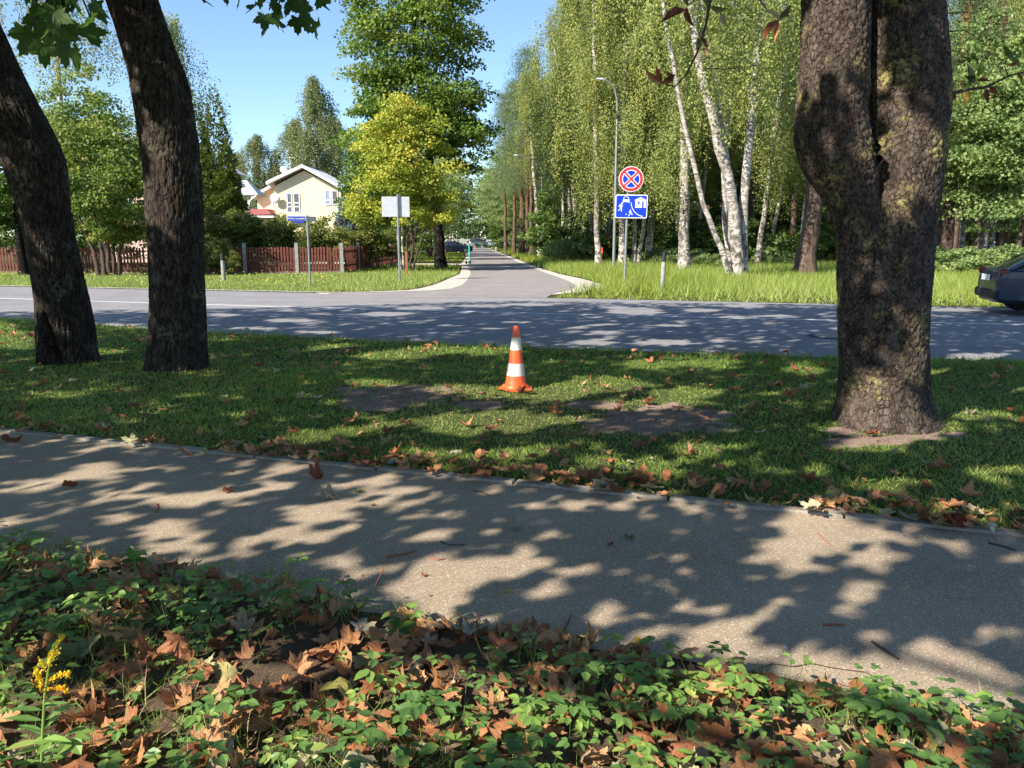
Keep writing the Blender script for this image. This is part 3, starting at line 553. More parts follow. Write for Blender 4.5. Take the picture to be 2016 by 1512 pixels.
CR = {
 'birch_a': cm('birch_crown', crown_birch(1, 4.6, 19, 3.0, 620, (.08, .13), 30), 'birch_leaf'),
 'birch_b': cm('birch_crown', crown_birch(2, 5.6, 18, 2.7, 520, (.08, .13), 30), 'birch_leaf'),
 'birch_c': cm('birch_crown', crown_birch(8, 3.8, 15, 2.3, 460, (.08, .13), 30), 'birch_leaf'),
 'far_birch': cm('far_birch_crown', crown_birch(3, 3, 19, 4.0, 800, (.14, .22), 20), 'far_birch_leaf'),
 'pine': cm('pine_crown', crown_pine(4, 6, 18, 2.7, 330), 'pine_needle'),
 'low_pine': cm('low_pine_crown', crown_pine(14, 2.5, 12, 2.2, 260), 'pine_needle'),
 'under': cm('under_crown', crown_blob(5, (0, 0, 1.5), (1.6, 1.6, 1.4), 46, 110, (.35, .7), (.1, .17)), 'under_leaf'),
 'under_hi': cm('under_crown', crown_blob(6, (0, 0, 4.2), (2.2, 2.2, 3.2), 90, 110, (.5, .9), (.13, .2)), 'under_leaf'),
 'oak': cm('oak_crown', crown_blob(7, (0, 0, 7), (3.0, 3.0, 4.6), 190, 90, (.5, 1.2), (.1, .2), .55, .2, .1, .5), 'oak_leaf'),
}
def tree_trunk(pts, r0, r1, mat, n=12, name='trunk', parent=None, seed=0):
    rr = np.random.default_rng(seed+3); Pn = []; m_ = 16; ts = np.linspace(0, len(pts)-1, m_); A = np.array(pts, float)
    for t in ts: Pn.append([np.interp(t, range(len(pts)), A[:, k]) for k in range(3)])
    Pn = np.array(Pn); Pn[1:-1, :2] += rr.normal(size=(m_-2, 2))*r0*.16; rad = np.linspace(r0, r1, m_); rad[0] *= 1.35; rad[1] *= 1.08
    return autosmooth(B().tube(Pn, list(rad), n).out(name, mat, parent), 80)
def forest_tree(name, label, cat, px_b, Y, top, r, crown, bark, group=None, cz=0., cs=1., H=14, crz=None, parent=None):
    """px_b: where the foot stands across the photograph; top: (px, py) of a point high on the trunk."""
    X = (px_b-1008)/F*Y*(1+.0)*1.0; X = P(px_b, 500, Y)[0]
    t = thing(name, label, cat, (X, Y, 0), 0, group)
    if top:
        q = P(top[0], top[1], Y); dx = (q[0]-X)/max(q[2], 1)
    else: dx = random.uniform(-.04, .04)
    tree_trunk([(0, 0, -.1), (dx*H*.35, 0, H*.35), (dx*H*.7, .1, H*.7), (dx*H, 0, H)], r, r*.35, bark, parent=t, seed=int(px_b))
    if crown:
        o = ob('crown', CR[crown], t, (dx*H*.6, 0, cz), (0, 0, crz if crz is not None else random.uniform(0, 6.28)), cs)
    return t
BG = 'birches standing at the edge of the wood'
brs = [ # foot px, depth, (px,py) high on the trunk, radius, crown, label
 (1063, 72, (1051, 337), .24, 'birch_b', 'pale birch leaning left just beside the farther lamp post'),
 (1108, 60, (1108, 430), .15, 'birch_b', 'short looking thin birch between the far lamp post and the leaning birches'),
 (1124, 56, (1121, 356), .16, 'birch_a', 'slim birch rising straight, left one of a close pair by the side road'),
 (1136, 55, (1130, 380), .18, 'birch_c', 'greyish birch crossing close behind a slimmer one by the side road'),
 (1160, 50, (1136, 370), .15, 'birch_b', 'bare pale birch leaning left towards the side road'),
 (1169, 49, (1160, 390), .12, 'birch_a', 'very thin birch directly left of the brightest white birch'),
 (1178, 43, (1173, 280), .2, 'birch_a', 'brightest straight white birch left of the blue sign'),
 (1198, 50, (1206, 353), .14, 'birch_b', 'shaded banded birch directly left of the near lamp post'),
 (1216, 52, (1216, 400), .12, 'birch_c', 'thin shaded birch just behind the near lamp post'),
 (1224, 43, (1229, 200), .22, 'birch_a', 'tall white birch directly behind the round red and blue sign'),
 (1248, 45, (1250, 430), .16, 'birch_b', 'greenish birch stem just right of the sign post'),
 (1257, 45, (1267, 435), .15, 'birch_c', 'pale birch leaning right under the corner of the blue sign'),
 (1279, 46, (1293, 258), .26, 'birch_a', 'thick white birch leaning right, next one right of the blue sign'),
 (1330, 52, (1336, 380), .18, 'birch_b', 'shaded birch behind the left side of the thickest birch'),
 (1349, 38, (1347, 204), .33, 'birch_a', 'thickest straight birch with rough black and white bark'),
 (1366, 50, (1384, 380), .16, 'birch_b', 'grey birch leaning right just behind the thickest birch'),
 (1492, 46, (1518, 320), .2, 'birch_a', 'birch leaning right, first one right of the forked clump'),
 (1512, 50, (1545, 330), .17, 'birch_b', 'second birch leaning right of the forked clump'),
 (1572, 36, (1592, 360), .15, 'birch_b', 'white birch leaning right against the dark pine trunk'),
 (1895, 45, (1905, 300), .16, 'birch_c', 'thin birch among dark trunks just right of the chestnut trunk'),
 (1930, 47, (1950, 300), .2, 'birch_b', 'mottled birch leaning right above the dark blue car'),
 (1950, 46, (1968, 300), .17, 'birch_c', 'pale birch leaning right behind the rear of the car')]
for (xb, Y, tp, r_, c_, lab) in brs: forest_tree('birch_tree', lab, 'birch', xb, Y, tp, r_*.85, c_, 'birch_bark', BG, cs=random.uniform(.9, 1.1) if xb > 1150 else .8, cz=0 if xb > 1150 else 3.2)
# the forked clump near the road
cl = thing('birch_tree', 'clump of white birch trunks spreading from one foot beside the road', 'birch', (P(1455, 540, 30.)[0], 30., 0), 0, BG)
def px_trunk(parent, pts, Y, r0, r1, mat, seed=0):
    o_ = parent.location; q = [tuple(np.array(P(a, b, Y))-np.array(o_)) for a, b in pts]; q[0] = (q[0][0], q[0][1], -.1); return tree_trunk(q, r0, r1, mat, 14, parent=parent, seed=seed)
px_trunk(cl, [(1443, 552), (1412, 470), (1385, 400), (1358, 290), (1325, 120), (1305, 20), (1290, -120)], 29.6, .12, .05, 'birch_bark', 1)
px_trunk(cl, [(1456, 552), (1447, 440), (1438, 370), (1412, 270), (1390, 180), (1365, 60), (1345, -120)], 29.9, .24, .12, 'birch_bark', 2)
px_trunk(cl, [(1452, 552), (1440, 420), (1430, 320), (1408, 150), (1385, 50), (1370, -120)], 30.4, .16, .1, 'birch_bark', 3)
px_trunk(cl, [(1462, 552), (1464, 400), (1478, 250), (1490, 130), (1500, 40), (1510, -120)], 30.2, .19, .1, 'birch_bark', 4)
px_trunk(cl, [(1444, 552), (1428, 430), (1424, 330), (1432, 250), (1440, 180)], 30.9, .13, .07, 'birch_bark', 5)
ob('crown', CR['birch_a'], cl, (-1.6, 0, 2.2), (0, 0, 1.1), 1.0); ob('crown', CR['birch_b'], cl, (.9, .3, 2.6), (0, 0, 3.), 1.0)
# pines
PG = 'pines at the edge of the wood'
for (xb, Y, tp, r_, lab, c_) in [
 (1028, 80, (1027, 330), .33, 'thick red brown pine trunk beyond the far lamp post', 'pine'), (1012, 84, (1014, 360), .2, 'thin grey pine trunk left of the thick red brown pine', 'pine'),
 (1039, 78, (1037, 330), .22, 'dark pine trunk right of the thick red brown pine', 'pine'), (1048, 76, (1044, 330), .22, 'dark pine trunk squeezed beside the pale leaning birch', 'pine'),
 (995, 90, (994, 340), .2, 'reddish pine trunk at the bend of the forest edge by the side road', 'pine'),
 (1588, 33, (1602, 370), .4, 'stout dark pine trunk left of the chestnut trunk', 'pine'),
 (1862, 38, (1878, 330), .3, 'reddish pine trunk showing right beside the chestnut trunk', 'low_pine'), (1850, 42, (1848, 330), .28, 'thick brown pine trunk half hidden by the chestnut trunk', 'pine'),
 (1975, 44, (1975, 330), .26, 'dark pine trunk behind the dark blue car', 'low_pine')]:
    forest_tree('pine_tree', lab, 'pine', xb, Y, tp, r_, c_, 'pine_bark', PG, cs=random.uniform(.9, 1.1), H=15)
for (xb, Y, tp, r_, lab) in [(1990, 36, (1980, 330), .13, 'slim pale trunk with airy bright leaves right of the chestnut tree'), (2000, 35, (2026, 380), .13, 'slim pale trunk leaning right above the car roof'), (1925, 36, (1935, 300), .12, 'young oak with layered bright green leaves behind the chestnut tree')]:
    forest_tree('oak_tree', lab, 'tree', xb, Y, tp, r_, 'oak', 'limb', 'young broadleaf trees at the edge of the wood', cz=-.5, cs=.95, H=11)
# deeper rows that nothing tells apart
r_ = np.random.default_rng(12); k = 0
for Y in (52, 58, 64, 72, 82, 94, 108, 125):
    x0 = sr_edge(Y, 1)+(6 if Y < 75 else 3.5); x1 = Y*.78+4; step = 1.9+Y*.018
    for x in np.arange(x0, x1, step):
        x += r_.uniform(-.8, .8); y = Y+r_.uniform(-2.5, 2.5); kind = r_.random(); bark = 'birch_bark' if kind < .38 else 'pine_bark'
        nm = 'birch_tree' if kind < .38 else 'pine_tree'
        t = thing(nm, 'white birch trunk deep in the shade of the wood' if kind < .38 else 'dark pine trunk deep in the shade of the wood', 'birch' if kind < .38 else 'pine', (x, y, 0), r_.uniform(0, 6), 'birches deep in the wood' if kind < .38 else 'pines deep in the wood')
        if ('tr', bark) not in CR:
            CR['tr', bark] = [tree_trunk([(0, 0, -.1), (.15, 0, 5), (.1+a, .1, 10), (a, 0, 15)], .17, .07, bark, 9, seed=s).data for a, s in ((.2, 1), (.7, 2), (-.6, 3))]
            for o in [o for o in COL.objects if o.parent is None and o.name.startswith('trunk')]: bpy.data.objects.remove(o)
        ob('trunk', CR['tr', bark][k % 3], t, (0, 0, 0), None, r_.uniform(.8, 1.35))
        if Y < 60 or k % 2 == 0: ob('crown', CR['birch_b' if kind < .38 else 'pine'], t, (0, 0, 0), (0, 0, r_.uniform(0, 6)), r_.uniform(.9, 1.15))
        k += 1
# understorey shrubs
def shrub(x, y, crown, s, label, group, mat=None, name='shrub', sz=None):
    t = thing(name, label, 'shrub', (x, y, 0), r_.uniform(0, 6), group)
    if ('stem', 1) not in CR:
        b_ = B(); 
        for a in range(5): q = a*1.257; b_.tube([(0.05*math.cos(q), .05*math.sin(q), -.05), (.2*math.cos(q), .2*math.sin(q), .9), (.6*math.cos(q), .6*math.sin(q), 2.0)], [.03, .022, .012], 6)
        CR['stem', 1] = b_.out('stem', 'limb', mesh_only=True)
    ob('stem', CR['stem', 1], t, (0, 0, 0), None, s*(.3 if crown in ('bright',) else .8)); ob('foliage', CR[crown], t, (0, 0, 0), None, (s, s, sz or s)); return t
for Y, cr, sm in ((50, 'under', 1.0), (57, 'under', 1.25), (66, 'under_hi', 1.0), (80, 'under_hi', 1.1), (100, 'under_hi', 1.3), (120, 'under_hi', 1.5)):
    x0 = sr_edge(Y, 1)+3.5
    for x in np.arange(x0, (Y*.76+3) if Y > 70 else Y*.5, 2.6 if cr == 'under' else 3.4): shrub(x+r_.uniform(-1, 1), Y+r_.uniform(-2, 2), cr, sm*r_.uniform(.7, 1.2), 'dark leafy shrub filling the shade between the forest trunks', 'shrubs between the forest trunks')
CR['bright'] = cm('bright_foliage', crown_blob(61, (0, 0, .45), (.9, .9, .45), 30, 90, (.2, .4), (.07, .12)), 'oak_leaf')
for (px_, Y, s_) in tuple((p, 49+(p*7 % 11), 1.5+(p % 5)*.12) for p in range(1110, 1570, 34))+((1880, 34, 1.1), (1905, 35, 1.2), (1935, 34, 1.1), (1960, 35, 1.2), (1990, 34, 1.3), (2020, 34, 1.2), (1850, 36, 1.2), (1545, 44, .9), (1500, 47, .9), (1420, 44, .8), (1370, 45, 1.), (1300, 46, 1.1), (1320, 44, 1.), (1395, 47, 1.)):
    shrub(P(px_, 500, Y)[0], Y, 'bright', s_, 'low bright green bramble along the sunny forest edge', 'brambles along the forest edge', name='bramble')
# far woods closing the view
def mass(name, spec, mat, seed):
    parts = []; r = np.random.default_rng(seed)
    for (x0, x1, y, h, n) in spec:
        x = r.uniform(x0, x1, n); top = h*(.75+.3*vn(np.c_[x*.11, x*0+y, x*0], seed)+.1*vn(np.c_[x*.5, x*0+y, x*0], seed+1)); z = top*r.random(n)**.75; yy = y+r.uniform(0, 7, n)-2*np.sin(x*.7)
        L = r.uniform(.45, .9, n); N = unit(r.normal(size=(n, 3))+np.array([-.2, -.6, .6])); V, Fq = batch(np.c_[x, yy, z], np.cross(N, rnd(n)), N, L, L*.7, RH, RHF); parts.append((V, Fq, np.clip(.45+.35*vn(np.c_[x*.35, z*.45, yy*.3], seed+2)+r.normal(size=n)*.15, 0, 1)))
    V, Fq, t = merge(parts); return tag(mk(name, V, Fq, mat, tint=t), kind='stuff')
mass('distant_woods', [(-130, -14, 150, 17, 12000), (-16, 130, 150, 19, 14000), (-70, 60, 215, 17, 9000), (6, 100, 112, 6, 5000), (-75, -13, 128, 7, 5000), (-40, 12, 207, 9, 7000)], 'under_leaf', 70)
# ------------------------------------------------------------------ left side: gardens, fence, house
def big_tree(name, label, cat, X, Y, trunk_pts, r0, r1, bark, crown_data, mat, group=None):
    t = thing(name, label, cat, (X, Y, 0), 0, group); tree_trunk(trunk_pts, r0, r1, bark, 14, parent=t, seed=int(abs(X*10)))
    V, Fq, tt = crown_data; mk('crown', V, Fq, mat, t, tint=tt); return t
mt = big_tree('maple_tree', 'tall dense green maple behind the yellow green tree at the side road corner', 'tree', -3.85, 42.5, [(0, 0, -.1), (-.2, 0, 3), (-.7, 0, 7), (-1.2, 0, 12), (-1.5, 0, 16)], .3, .12, 'maple_bark',
    merge([crown_blob(101, (-1.3, 0, 12.2), (3.5, 3.2, 6.6), 230, 170, (.9, 1.5), (.14, .21), .62, .35), crown_blob(102, (.7, -.3, 7.4), (2.3, 2.2, 2.6), 60, 170, (.7, 1.2), (.14, .21), .6, .3), crown_blob(103, (-3.0, 0, 6.8), (2.1, 2.0, 2.8), 55, 170, (.7, 1.2), (.14, .21), .6, .3)]), 'big_maple_leaf')
yt = thing('yellow_tree', 'yellow green young tree with several thin stems at the side road corner', 'tree', (-5.3, 38.2, 0))
for i, (dx, dz) in enumerate(((-.5, 4.5), (-.1, 6), (.35, 5.5), (.9, 4), (1.4, 3.4))): tree_trunk([(dx*.25, .1*i-.2, -.1), (dx*.5, 0, dz*.3), (dx*.9, 0, dz*.7), (dx*1.2, 0, dz)], .06, .02, 'birch_bark' if i < 2 else 'limb', 8, parent=yt, seed=i, name='stem')
V, Fq, tt = merge([crown_blob(111, (-.1, 0, 5.0), (2.2, 2.0, 3.0), 130, 170, (.45, .95), (.09, .16), .75, .2, 0., .6), crown_blob(112, (1.5, .2, 2.9), (1.6, 1.4, 1.3), 34, 170, (.35, .7), (.09, .14), .7, .3), crown_blob(113, (-1.6, .2, 3.2), (1.3, 1.3, 1.2), 24, 170, (.35, .7), (.09, .14), .7, .3), crown_blob(114, (.5, 0, 7.4), (1.0, 1.0, .9), 12, 170, (.3, .5), (.09, .14), .9, .3)])
mk('crown', V, Fq, 'yellow_leaf', yt, tint=np.clip(tt+.04*(V[Fq[:, 0], 2]-4.5), 0, 1))
hz = thing('hazel_tree', 'broad hazel thicket behind the fence left of the second maple', 'tree', (P(215, 540, 33)[0], 33, 0))
for i, (dx, dz) in enumerate(((-1.2, 3.2), (-.5, 4), (.1, 4.6), (.6, 4.2), (1.1, 3))): tree_trunk([(dx*.3, .1*i-.2, -.1), (dx*.45, 0, dz*.3), (dx*.8, 0, dz*.7), (dx*1.1, 0, dz)], .1, .04, 'limb', 9, parent=hz, seed=i+9, name='stem')
V, Fq, tt = merge([crown_blob(121, (.1, 0, 4.0), (3.2, 2.6, 2.7), 170, 160, (.6, 1.0), (.1, .15), .7, .3), crown_blob(122, (-.4, .3, 6.6), (1.8, 1.6, 1.7), 32, 150, (.4, .8), (.1, .15), .8, .3), crown_blob(123, (1.2, -.8, 2.0), (1.6, 1.0, .9), 22, 130, (.4, .7), (.1, .15), .5, .3)])
mk('crown', V, Fq, 'hazel_leaf', hz, tint=tt)
ht2 = big_tree('lime_tree', 'dark foliage tree at the far left edge behind the fence', 'tree', P(38, 540, 33.3)[0], 33.6, [(0, 0, -.1), (0, 0, 2), (.2, 0, 5), (.1, 0, 7)], .2, .1, 'maple_bark', merge([crown_blob(131, (-1.2, .5, 4.3), (2.8, 2.2, 2.6), 90, 150, (.5, .9), (.11, .17), .5, .4)]), 'maple_leaf')
big_tree('birch_tree', 'loose yellowing birch towering behind the left fence', 'birch', -26.5, 47, [(0, 0, -.1), (.1, 0, 6), (.3, 0, 12), (.2, 0, 18)], .2, .08, 'birch_bark', merge([crown_birch(141, 4, 20, 4.6, 620, (.1, .15), 20)]), 'birch_leaf')
big_tree('birch_tree', 'loose birch behind the hazel thicket, second of the tall left pair', 'birch', -21.8, 52, [(0, 0, -.1), (.1, 0, 6), (.3, 0, 12), (.2, 0, 15)], .2, .08, 'birch_bark', merge([crown_birch(142, 4, 15.5, 3.2, 380, (.1, .15), 20)]), 'birch_leaf')
th = thing('thuja_tree', 'dark green thuja with twin pointed spires left of the cream house', 'conifer', (P(425, 500, 42)[0], 42, 0))
tree_trunk([(0, 0, -.1), (0, 0, 2), (0, 0, 5), (0, 0, 8)], .12, .03, 'limb', 8, parent=th)
V, Fq, tt = crown_cone(151, 9.4, .3, 1.95, 34000, (.16, .28), ((-.75, 0, .98), (.35, .2, 1.0), (.95, -.3, .72)), .4, .5); mk('crown', V, Fq, 'spruce_needle', th, tint=tt)
bs = thing('blue_spruce', 'small blue grey spruce at the right corner of the cream house', 'conifer', (P(683, 480, 56)[0], 56, 0)); tree_trunk([(0, 0, -.1), (0, 0, 1), (0, 0, 3)], .08, .02, 'limb', 8, parent=bs)
V, Fq, tt = crown_cone(152, 4.6, .2, 1.5, 9000, (.18, .3), ((0, 0, 1),), .3); mk('crown', V, Fq, 'blue_needle', bs, tint=tt)
for px_, Y, s_, lab in ((632, 108, 1.25, 'tall weeping birch behind the cream house, biggest of the far group'), (590, 112, 1.0, 'weeping birch directly behind the gable of the cream house'), (515, 110, .88, 'rounded birch left of the gable, behind the grey canopy roof'), (478, 118, .8, 'small far birch beside the thuja spires'), (668, 116, 1.05, 'weeping birch partly hidden by the big green maple'), (550, 122, .75, 'low far birch filling the gap left of the gable')):
    t = thing('birch_tree', lab, 'birch', (P(px_, 480, Y)[0], Y, 0), 0, 'weeping birches far behind the cream house'); tree_trunk([(0, 0, -.1), (0, 0, 6), (.2, 0, 12), (0, 0, 17*s_)], .25*s_, .06, 'birch_bark', 8, parent=t); ob('crown', CR['far_birch'], t, (0, 0, -1), (0, 0, px_), s_)
# trees lining the side road on the left and the overhang at its end
for i, (x, Y, c_, s_) in enumerate(((-6.5, 60, 'oak', .8), (-7.5, 72, 'oak', 1.), (-8.2, 86, 'birch_b', .8), (-9.2, 100, 'oak', 1.15), (-10.5, 120, 'oak', 1.3), (-11, 140, 'pine', 1.), (-6.7, 52, 'under_hi', .6))):
    t = thing('roadside_tree', ['leafy tree on the left of the side road beyond the maple', 'second leafy tree along the left of the side road', 'thin leaved birch along the left of the side road', 'large leafy tree overhanging the side road from the left', 'dark leafy tree near the parked white van', 'dark pine beyond the parked white van', 'small bushy tree close behind the big maple'][i], 'tree', (x, Y, 0), 0, 'trees lining the side road')
    tree_trunk([(0, 0, -.1), (.05, 0, 2), (.1, 0, 5), (0, 0, 9*s_)], .17, .06, 'limb', 9, parent=t, seed=i); ob('crown', CR[c_], t, (0, 0, -.8), (0, 0, i*1.3), s_)
for i, (x, Y, s_) in enumerate(((-1.0, 95, .95), (-3.2, 118, 1.1), (-4.6, 140, 1.2), (-5.2, 160, 1.3), (-1.8, 150, 1.3), (-14, 203, 1.5), (-9, 206, 1.5), (-16, 150, 1.6), (-4.2, 134, 1.35), (-16.3, 172, 1.8), (-3.2, 110, 1.1))):
    t = thing('roadside_tree', ['light green tree on the right of the side road in the distance', 'second light green tree on the right of the distant side road', 'third leafy tree on the right of the distant side road', 'leafy tree right of the parked vans', 'leafy tree behind the parked vans at the right', 'dark tree closing the end of the side road at the left', 'dark tree closing the very end of the side road', 'tall leafy tree hanging over the vans at the end of the side road', 'leafy tree reaching over the middle of the distant side road', 'tallest dark tree left of the distant side road', 'leafy tree leaning over the side road from the right'][i], 'tree', (x+2.2, Y, 0), 0, 'trees lining the side road')
    tree_trunk([(0, 0, -.1), (.05, 0, 2), (.1, 0, 5), (0, 0, 8*s_)], .15, .06, 'limb', 9, parent=t, seed=i+20); ob('crown', CR['oak' if i % 2 == 0 or i > 6 else 'under_hi'], t, (0, 0, -1.5 if i < 2 else .2), (0, 0, i*1.7), s_)
for i, (x, Y, s_) in enumerate(((-12.3, 66, 1.1), (-10, 58, 1.0), (-14.5, 92, 1.2), (-11.5, 78, 1.4), (-24, 44, 1.1), (-28, 42, 1.2), (-33, 44, 1.4), (-20, 41, .9))):
    shrub(x, Y, 'under_hi', s_, 'dark garden shrub standing behind the fence and hedge', 'dark garden shrubs behind the fence')
# hedge over the fence
CR['hedge'] = cm('hedge_foliage', crown_blob(171, (0, 0, 1.45), (1.2, .8, 1.05), 44, 150, (.3, .55), (.07, .12), .8, .3), 'hedge_leaf')
for i, px_ in enumerate((415, 450, 482, 512, 545, 578, 612, 648, 682, 715)):
    s_ = (1.15, 1.15, 1.12, 1.1, 1.08, 1.0, .98, 1.05, 1.0, .95)[i]
    shrub(P(px_, 500, 38.2)[0], 38.2+(i % 3)*.3+max(0, i-7)*2, 'hedge', s_, ['first', 'second', 'third', 'fourth', 'fifth', 'sixth', 'seventh', 'eighth', 'ninth', 'tenth'][i]+' reddish green shrub from the left leaning over the brown picket fence', 'shrubs leaning over the picket fence')
for px_, Y, s_ in ((430, 33.9, .62), (452, 33.7, .42), (408, 34.0, .7)): shrub(P(px_, 520, Y)[0], Y, 'hedge', s_, 'low leafy shoots growing through the fence beside the striped marker post', 'shoots in front of the fence')
# fence
FEN = B().box((0, 0, .62), (.085, .022, 1.14), 0, 0, .004).out('picket', 'fence', mesh_only=True)
def fence(label, a, b, gap=.135, posts=None, z0=.12, h=1., low=True):
    a, b = Vector((*a, 0)), Vector((*b, 0)); d = b-a; Ln = d.length; rz = math.atan2(d.y, d.x); t = thing('picket_fence', label, 'fence', a, rz, 'brown picket fence runs')
    npk = int(Ln/gap)
    for i in range(npk): ob('picket', FEN, t, (gap*(i+.5), -.03, random.uniform(-.01, .01)), (random.uniform(-.012, .012), random.uniform(-.01, .01), random.uniform(-.04, .04)), (1, 1, h*random.uniform(.985, 1.015)))
    for z in (.38, 1.02*h): B().box((Ln/2, 0, z), (Ln, .03, .07)).out('rail', 'fence', t)
    if low: B().box((Ln/2, .0, .03), (Ln, .08, .16), 0, 0, .01).out('plinth', 'concrete', t)
    for x in (posts or []): B().box((x, .0, .68*h), (.15, .15, 1.4*h), 0, 0, .01).out('post', 'post_concrete', t)
    return t
cF = G(674, 539)[:2]; c0 = G(405, 543)[:2]; cF = np.array([cF[0], 35.6]); c0 = np.array([P(405, 543, 34.6)[0], 34.6])
lnF = float(np.linalg.norm(cF-c0)); fence('front run of brown picket fence below the hedge, ending at the side road corner', c0, cF, posts=[lnF*.285, lnF*.66, lnF-.06])
fence('side run of brown picket fence going back along the side road', (cF[0]+.02, cF[1]+.1), (-7.6, 52), gap=.15, posts=[3.2, 6.5, 9.8, 13])
fence('left run of brown picket fence behind the hazel thicket', (P(-60, 540, 35.4)[0], 35.4), (P(292, 540, 34.8)[0], 34.8), gap=.15, posts=[.1, 3.7, 6.6])
# cream house
HY = 80.; s_ = HY/F
house = thing('house', 'cream gabled two storey house with white roof edges behind the hedge', 'house', (P(605, 473, HY)[0], HY, 0))
def hx(px_): return (px_-605)*s_*1.018
def hz_(py_): return HC+(473-py_)*s_*1.02
B().prism([(hx(547), 0), (hx(673), 0), (hx(673), hz_(381)), (hx(605), hz_(345)), (hx(547), hz_(374))], 0, 9).out('wall', 'cream', house)
B().prism([(hx(509), 0), (hx(547)+.01, 0), (hx(547)+.01, hz_(371)), (hx(509), hz_(392))], .9, 8.5).out('wall', 'cream', house)
def slab(x0, z0, x1, z1, th_, y0, y1, name, mat): return B().prism([(x0, z0), (x1, z1), (x1, z1-th_), (x0, z0-th_)], y0, y1).out(name, mat, house)
slab(hx(543)-.35, hz_(364)-.1, hx(605), hz_(335), .3, -.75, 9.3, 'roof', 'white'); slab(hx(605)+.002, hz_(335), hx(681), hz_(377), .3, -.75, 9.3, 'roof', 'white')
slab(hx(503), hz_(391), hx(548), hz_(366), .28, .1, 8.8, 'roof', 'white')
slab(hx(545), hz_(361), hx(605)-.05, hz_(333), .06, -.2, 9.2, 'roof', 'red_roof')
B().prism([(hx(501), hz_(416)), (hx(541), hz_(416)), (hx(549), hz_(426)), (hx(501), hz_(427))], -1.6, .85).out('canopy_roof', 'red_roof', house)
B().box((hx(524), -.5, hz_(430)), (3., 2.2, .18)).out('canopy_fascia', 'white', house)
B().box((hx(610), -.006, hz_(410)), (6.4, .02, .05)).out('wall_band', 'zinc', house)
def window(xl, xr, yt_, yb, rows, glassm, y=0.):
    w_, h_ = hx(xr)-hx(xl), hz_(yt_)-hz_(yb); cx, cz = (hx(xl)+hx(xr))/2, (hz_(yt_)+hz_(yb))/2; wn = B()
    for (dx, dz, a, b_) in ((0, h_/2, w_+.1, .08), (0, -h_/2, w_+.1, .08), (-w_/2, 0, .08, h_), (w_/2, 0, .08, h_)): wn.box((cx+dx, y-.03, cz+dz), (a, .09, b_))
    for r__ in rows: wn.box((cx, y-.035, hz_(r__)), (w_, .08, .09))
    f = wn.out('window', 'white', house); B().box((cx, y-.01, cz), (w_, .05, h_)).out('pane', glassm, f); return f
window(571, 579.5, 387, 421, [404, 411], 'glass'); window(583.5, 594, 387, 421, [404, 411], 'glass'); window(643.5, 652.5, 382, 407, [399], 'skyglass'); window(656, 666, 382, 407, [399], 'glass'); window(537, 544, 390, 408, [], 'skyglass', .9)
bb = B()
for x in (571, 579, 587, 596): bb.box((hx(x), -.8, hz_(425.5)), (.05, .05, .55))
bb.box((hx(583.5), -.8, hz_(421)), (1.45, .06, .05)); bb.box((hx(583.5), -.4, hz_(431)), (1.6, .8, .1)); bb.out('balcony', 'zinc', house)
d_ = B(); d_.lathe([(0, -.1), (.2, -.09), (.42, -.02), (.5, .06)], 24, (hx(551), -.55, hz_(396)), axis='y'); d_.tube([(hx(551), -.6, hz_(396)), (hx(551), 0, hz_(400))], .03, 6); autosmooth(d_.out('satellite_dish', 'white', house), 60)
d_ = B(); d_.lathe([(0, -.08), (.2, -.07), (.34, 0)], 24, (hx(561), 1.0, hz_(341.5)), axis='y'); d_.tube([(hx(561), 1.05, hz_(341)), (hx(561), 1.05, hz_(360))], .03, 6); d_.tube([(hx(574), 1.05, hz_(318)), (hx(574), 1.05, hz_(352))], .018, 6); d_.tube([(hx(570), 1.05, hz_(320)), (hx(583), 1.05, hz_(320))], .015, 6); autosmooth(d_.out('satellite_dish', 'white', house), 60)
PY = 70.; pv = thing('pavilion', 'small open building with grey hipped metal roof left of the cream house', 'building', (P(492, 473, PY)[0], PY, 0)); s2 = PY/F
B().add([(-1.25, -.9, 4.55+1.0), (1.2, -.9, 5.5), (1.2, 1.6, 5.5), (-1.25, 1.6, 5.5), (-.5, .4, 6.75), (-.1, .4, 6.75)], [(0, 1, 5, 4), (1, 2, 5), (2, 3, 4, 5), (3, 0, 4), (3, 2, 1, 0)]).out('roof', 'zinc', pv)
B().box((0, .35, 5.45), (2.5, 2.55, .12)).out('gutter', 'zinc', pv)
for x in (.25, -.9): B().box((x, -.5, 3.2), (.14, .14, 4.4)).out('post', 'zinc', pv)
B().tube([(1.1, -.85, 5.35), (.5, -.8, 4.9), (.38, -.75, 4.4), (.38, -.75, 2)], .06, 8).out('downpipe', 'white', pv); B().box((-.2, .3, 1.4), (2, 2, 2.8)).out('wall', 'cream', pv); B().box((-.3, -.6, 3.3), (1.2, .06, .08)).out('rail', 'zinc', pv)
h2 = thing('house', 'pink house glimpsed through the hazel thicket at the left', 'house', (-24.5, 54, 0)); B().box((0, 3, 3.2), (8, 6, 6.4)).out('wall', 'pink', h2); B().prism([(-4.4, 6.3), (4.4, 6.3), (0, 9)], -.4, 6.5).out('roof', 'zinc', h2)
for x in (-2.2, 0, 2.2):
    f = B().box((x, -.02, 4.4), (1.1, .08, 1.3)).out('window', 'white', h2); B().box((x, -.05, 4.4), (.9, .06, 1.1)).out('pane', 'glass', f)
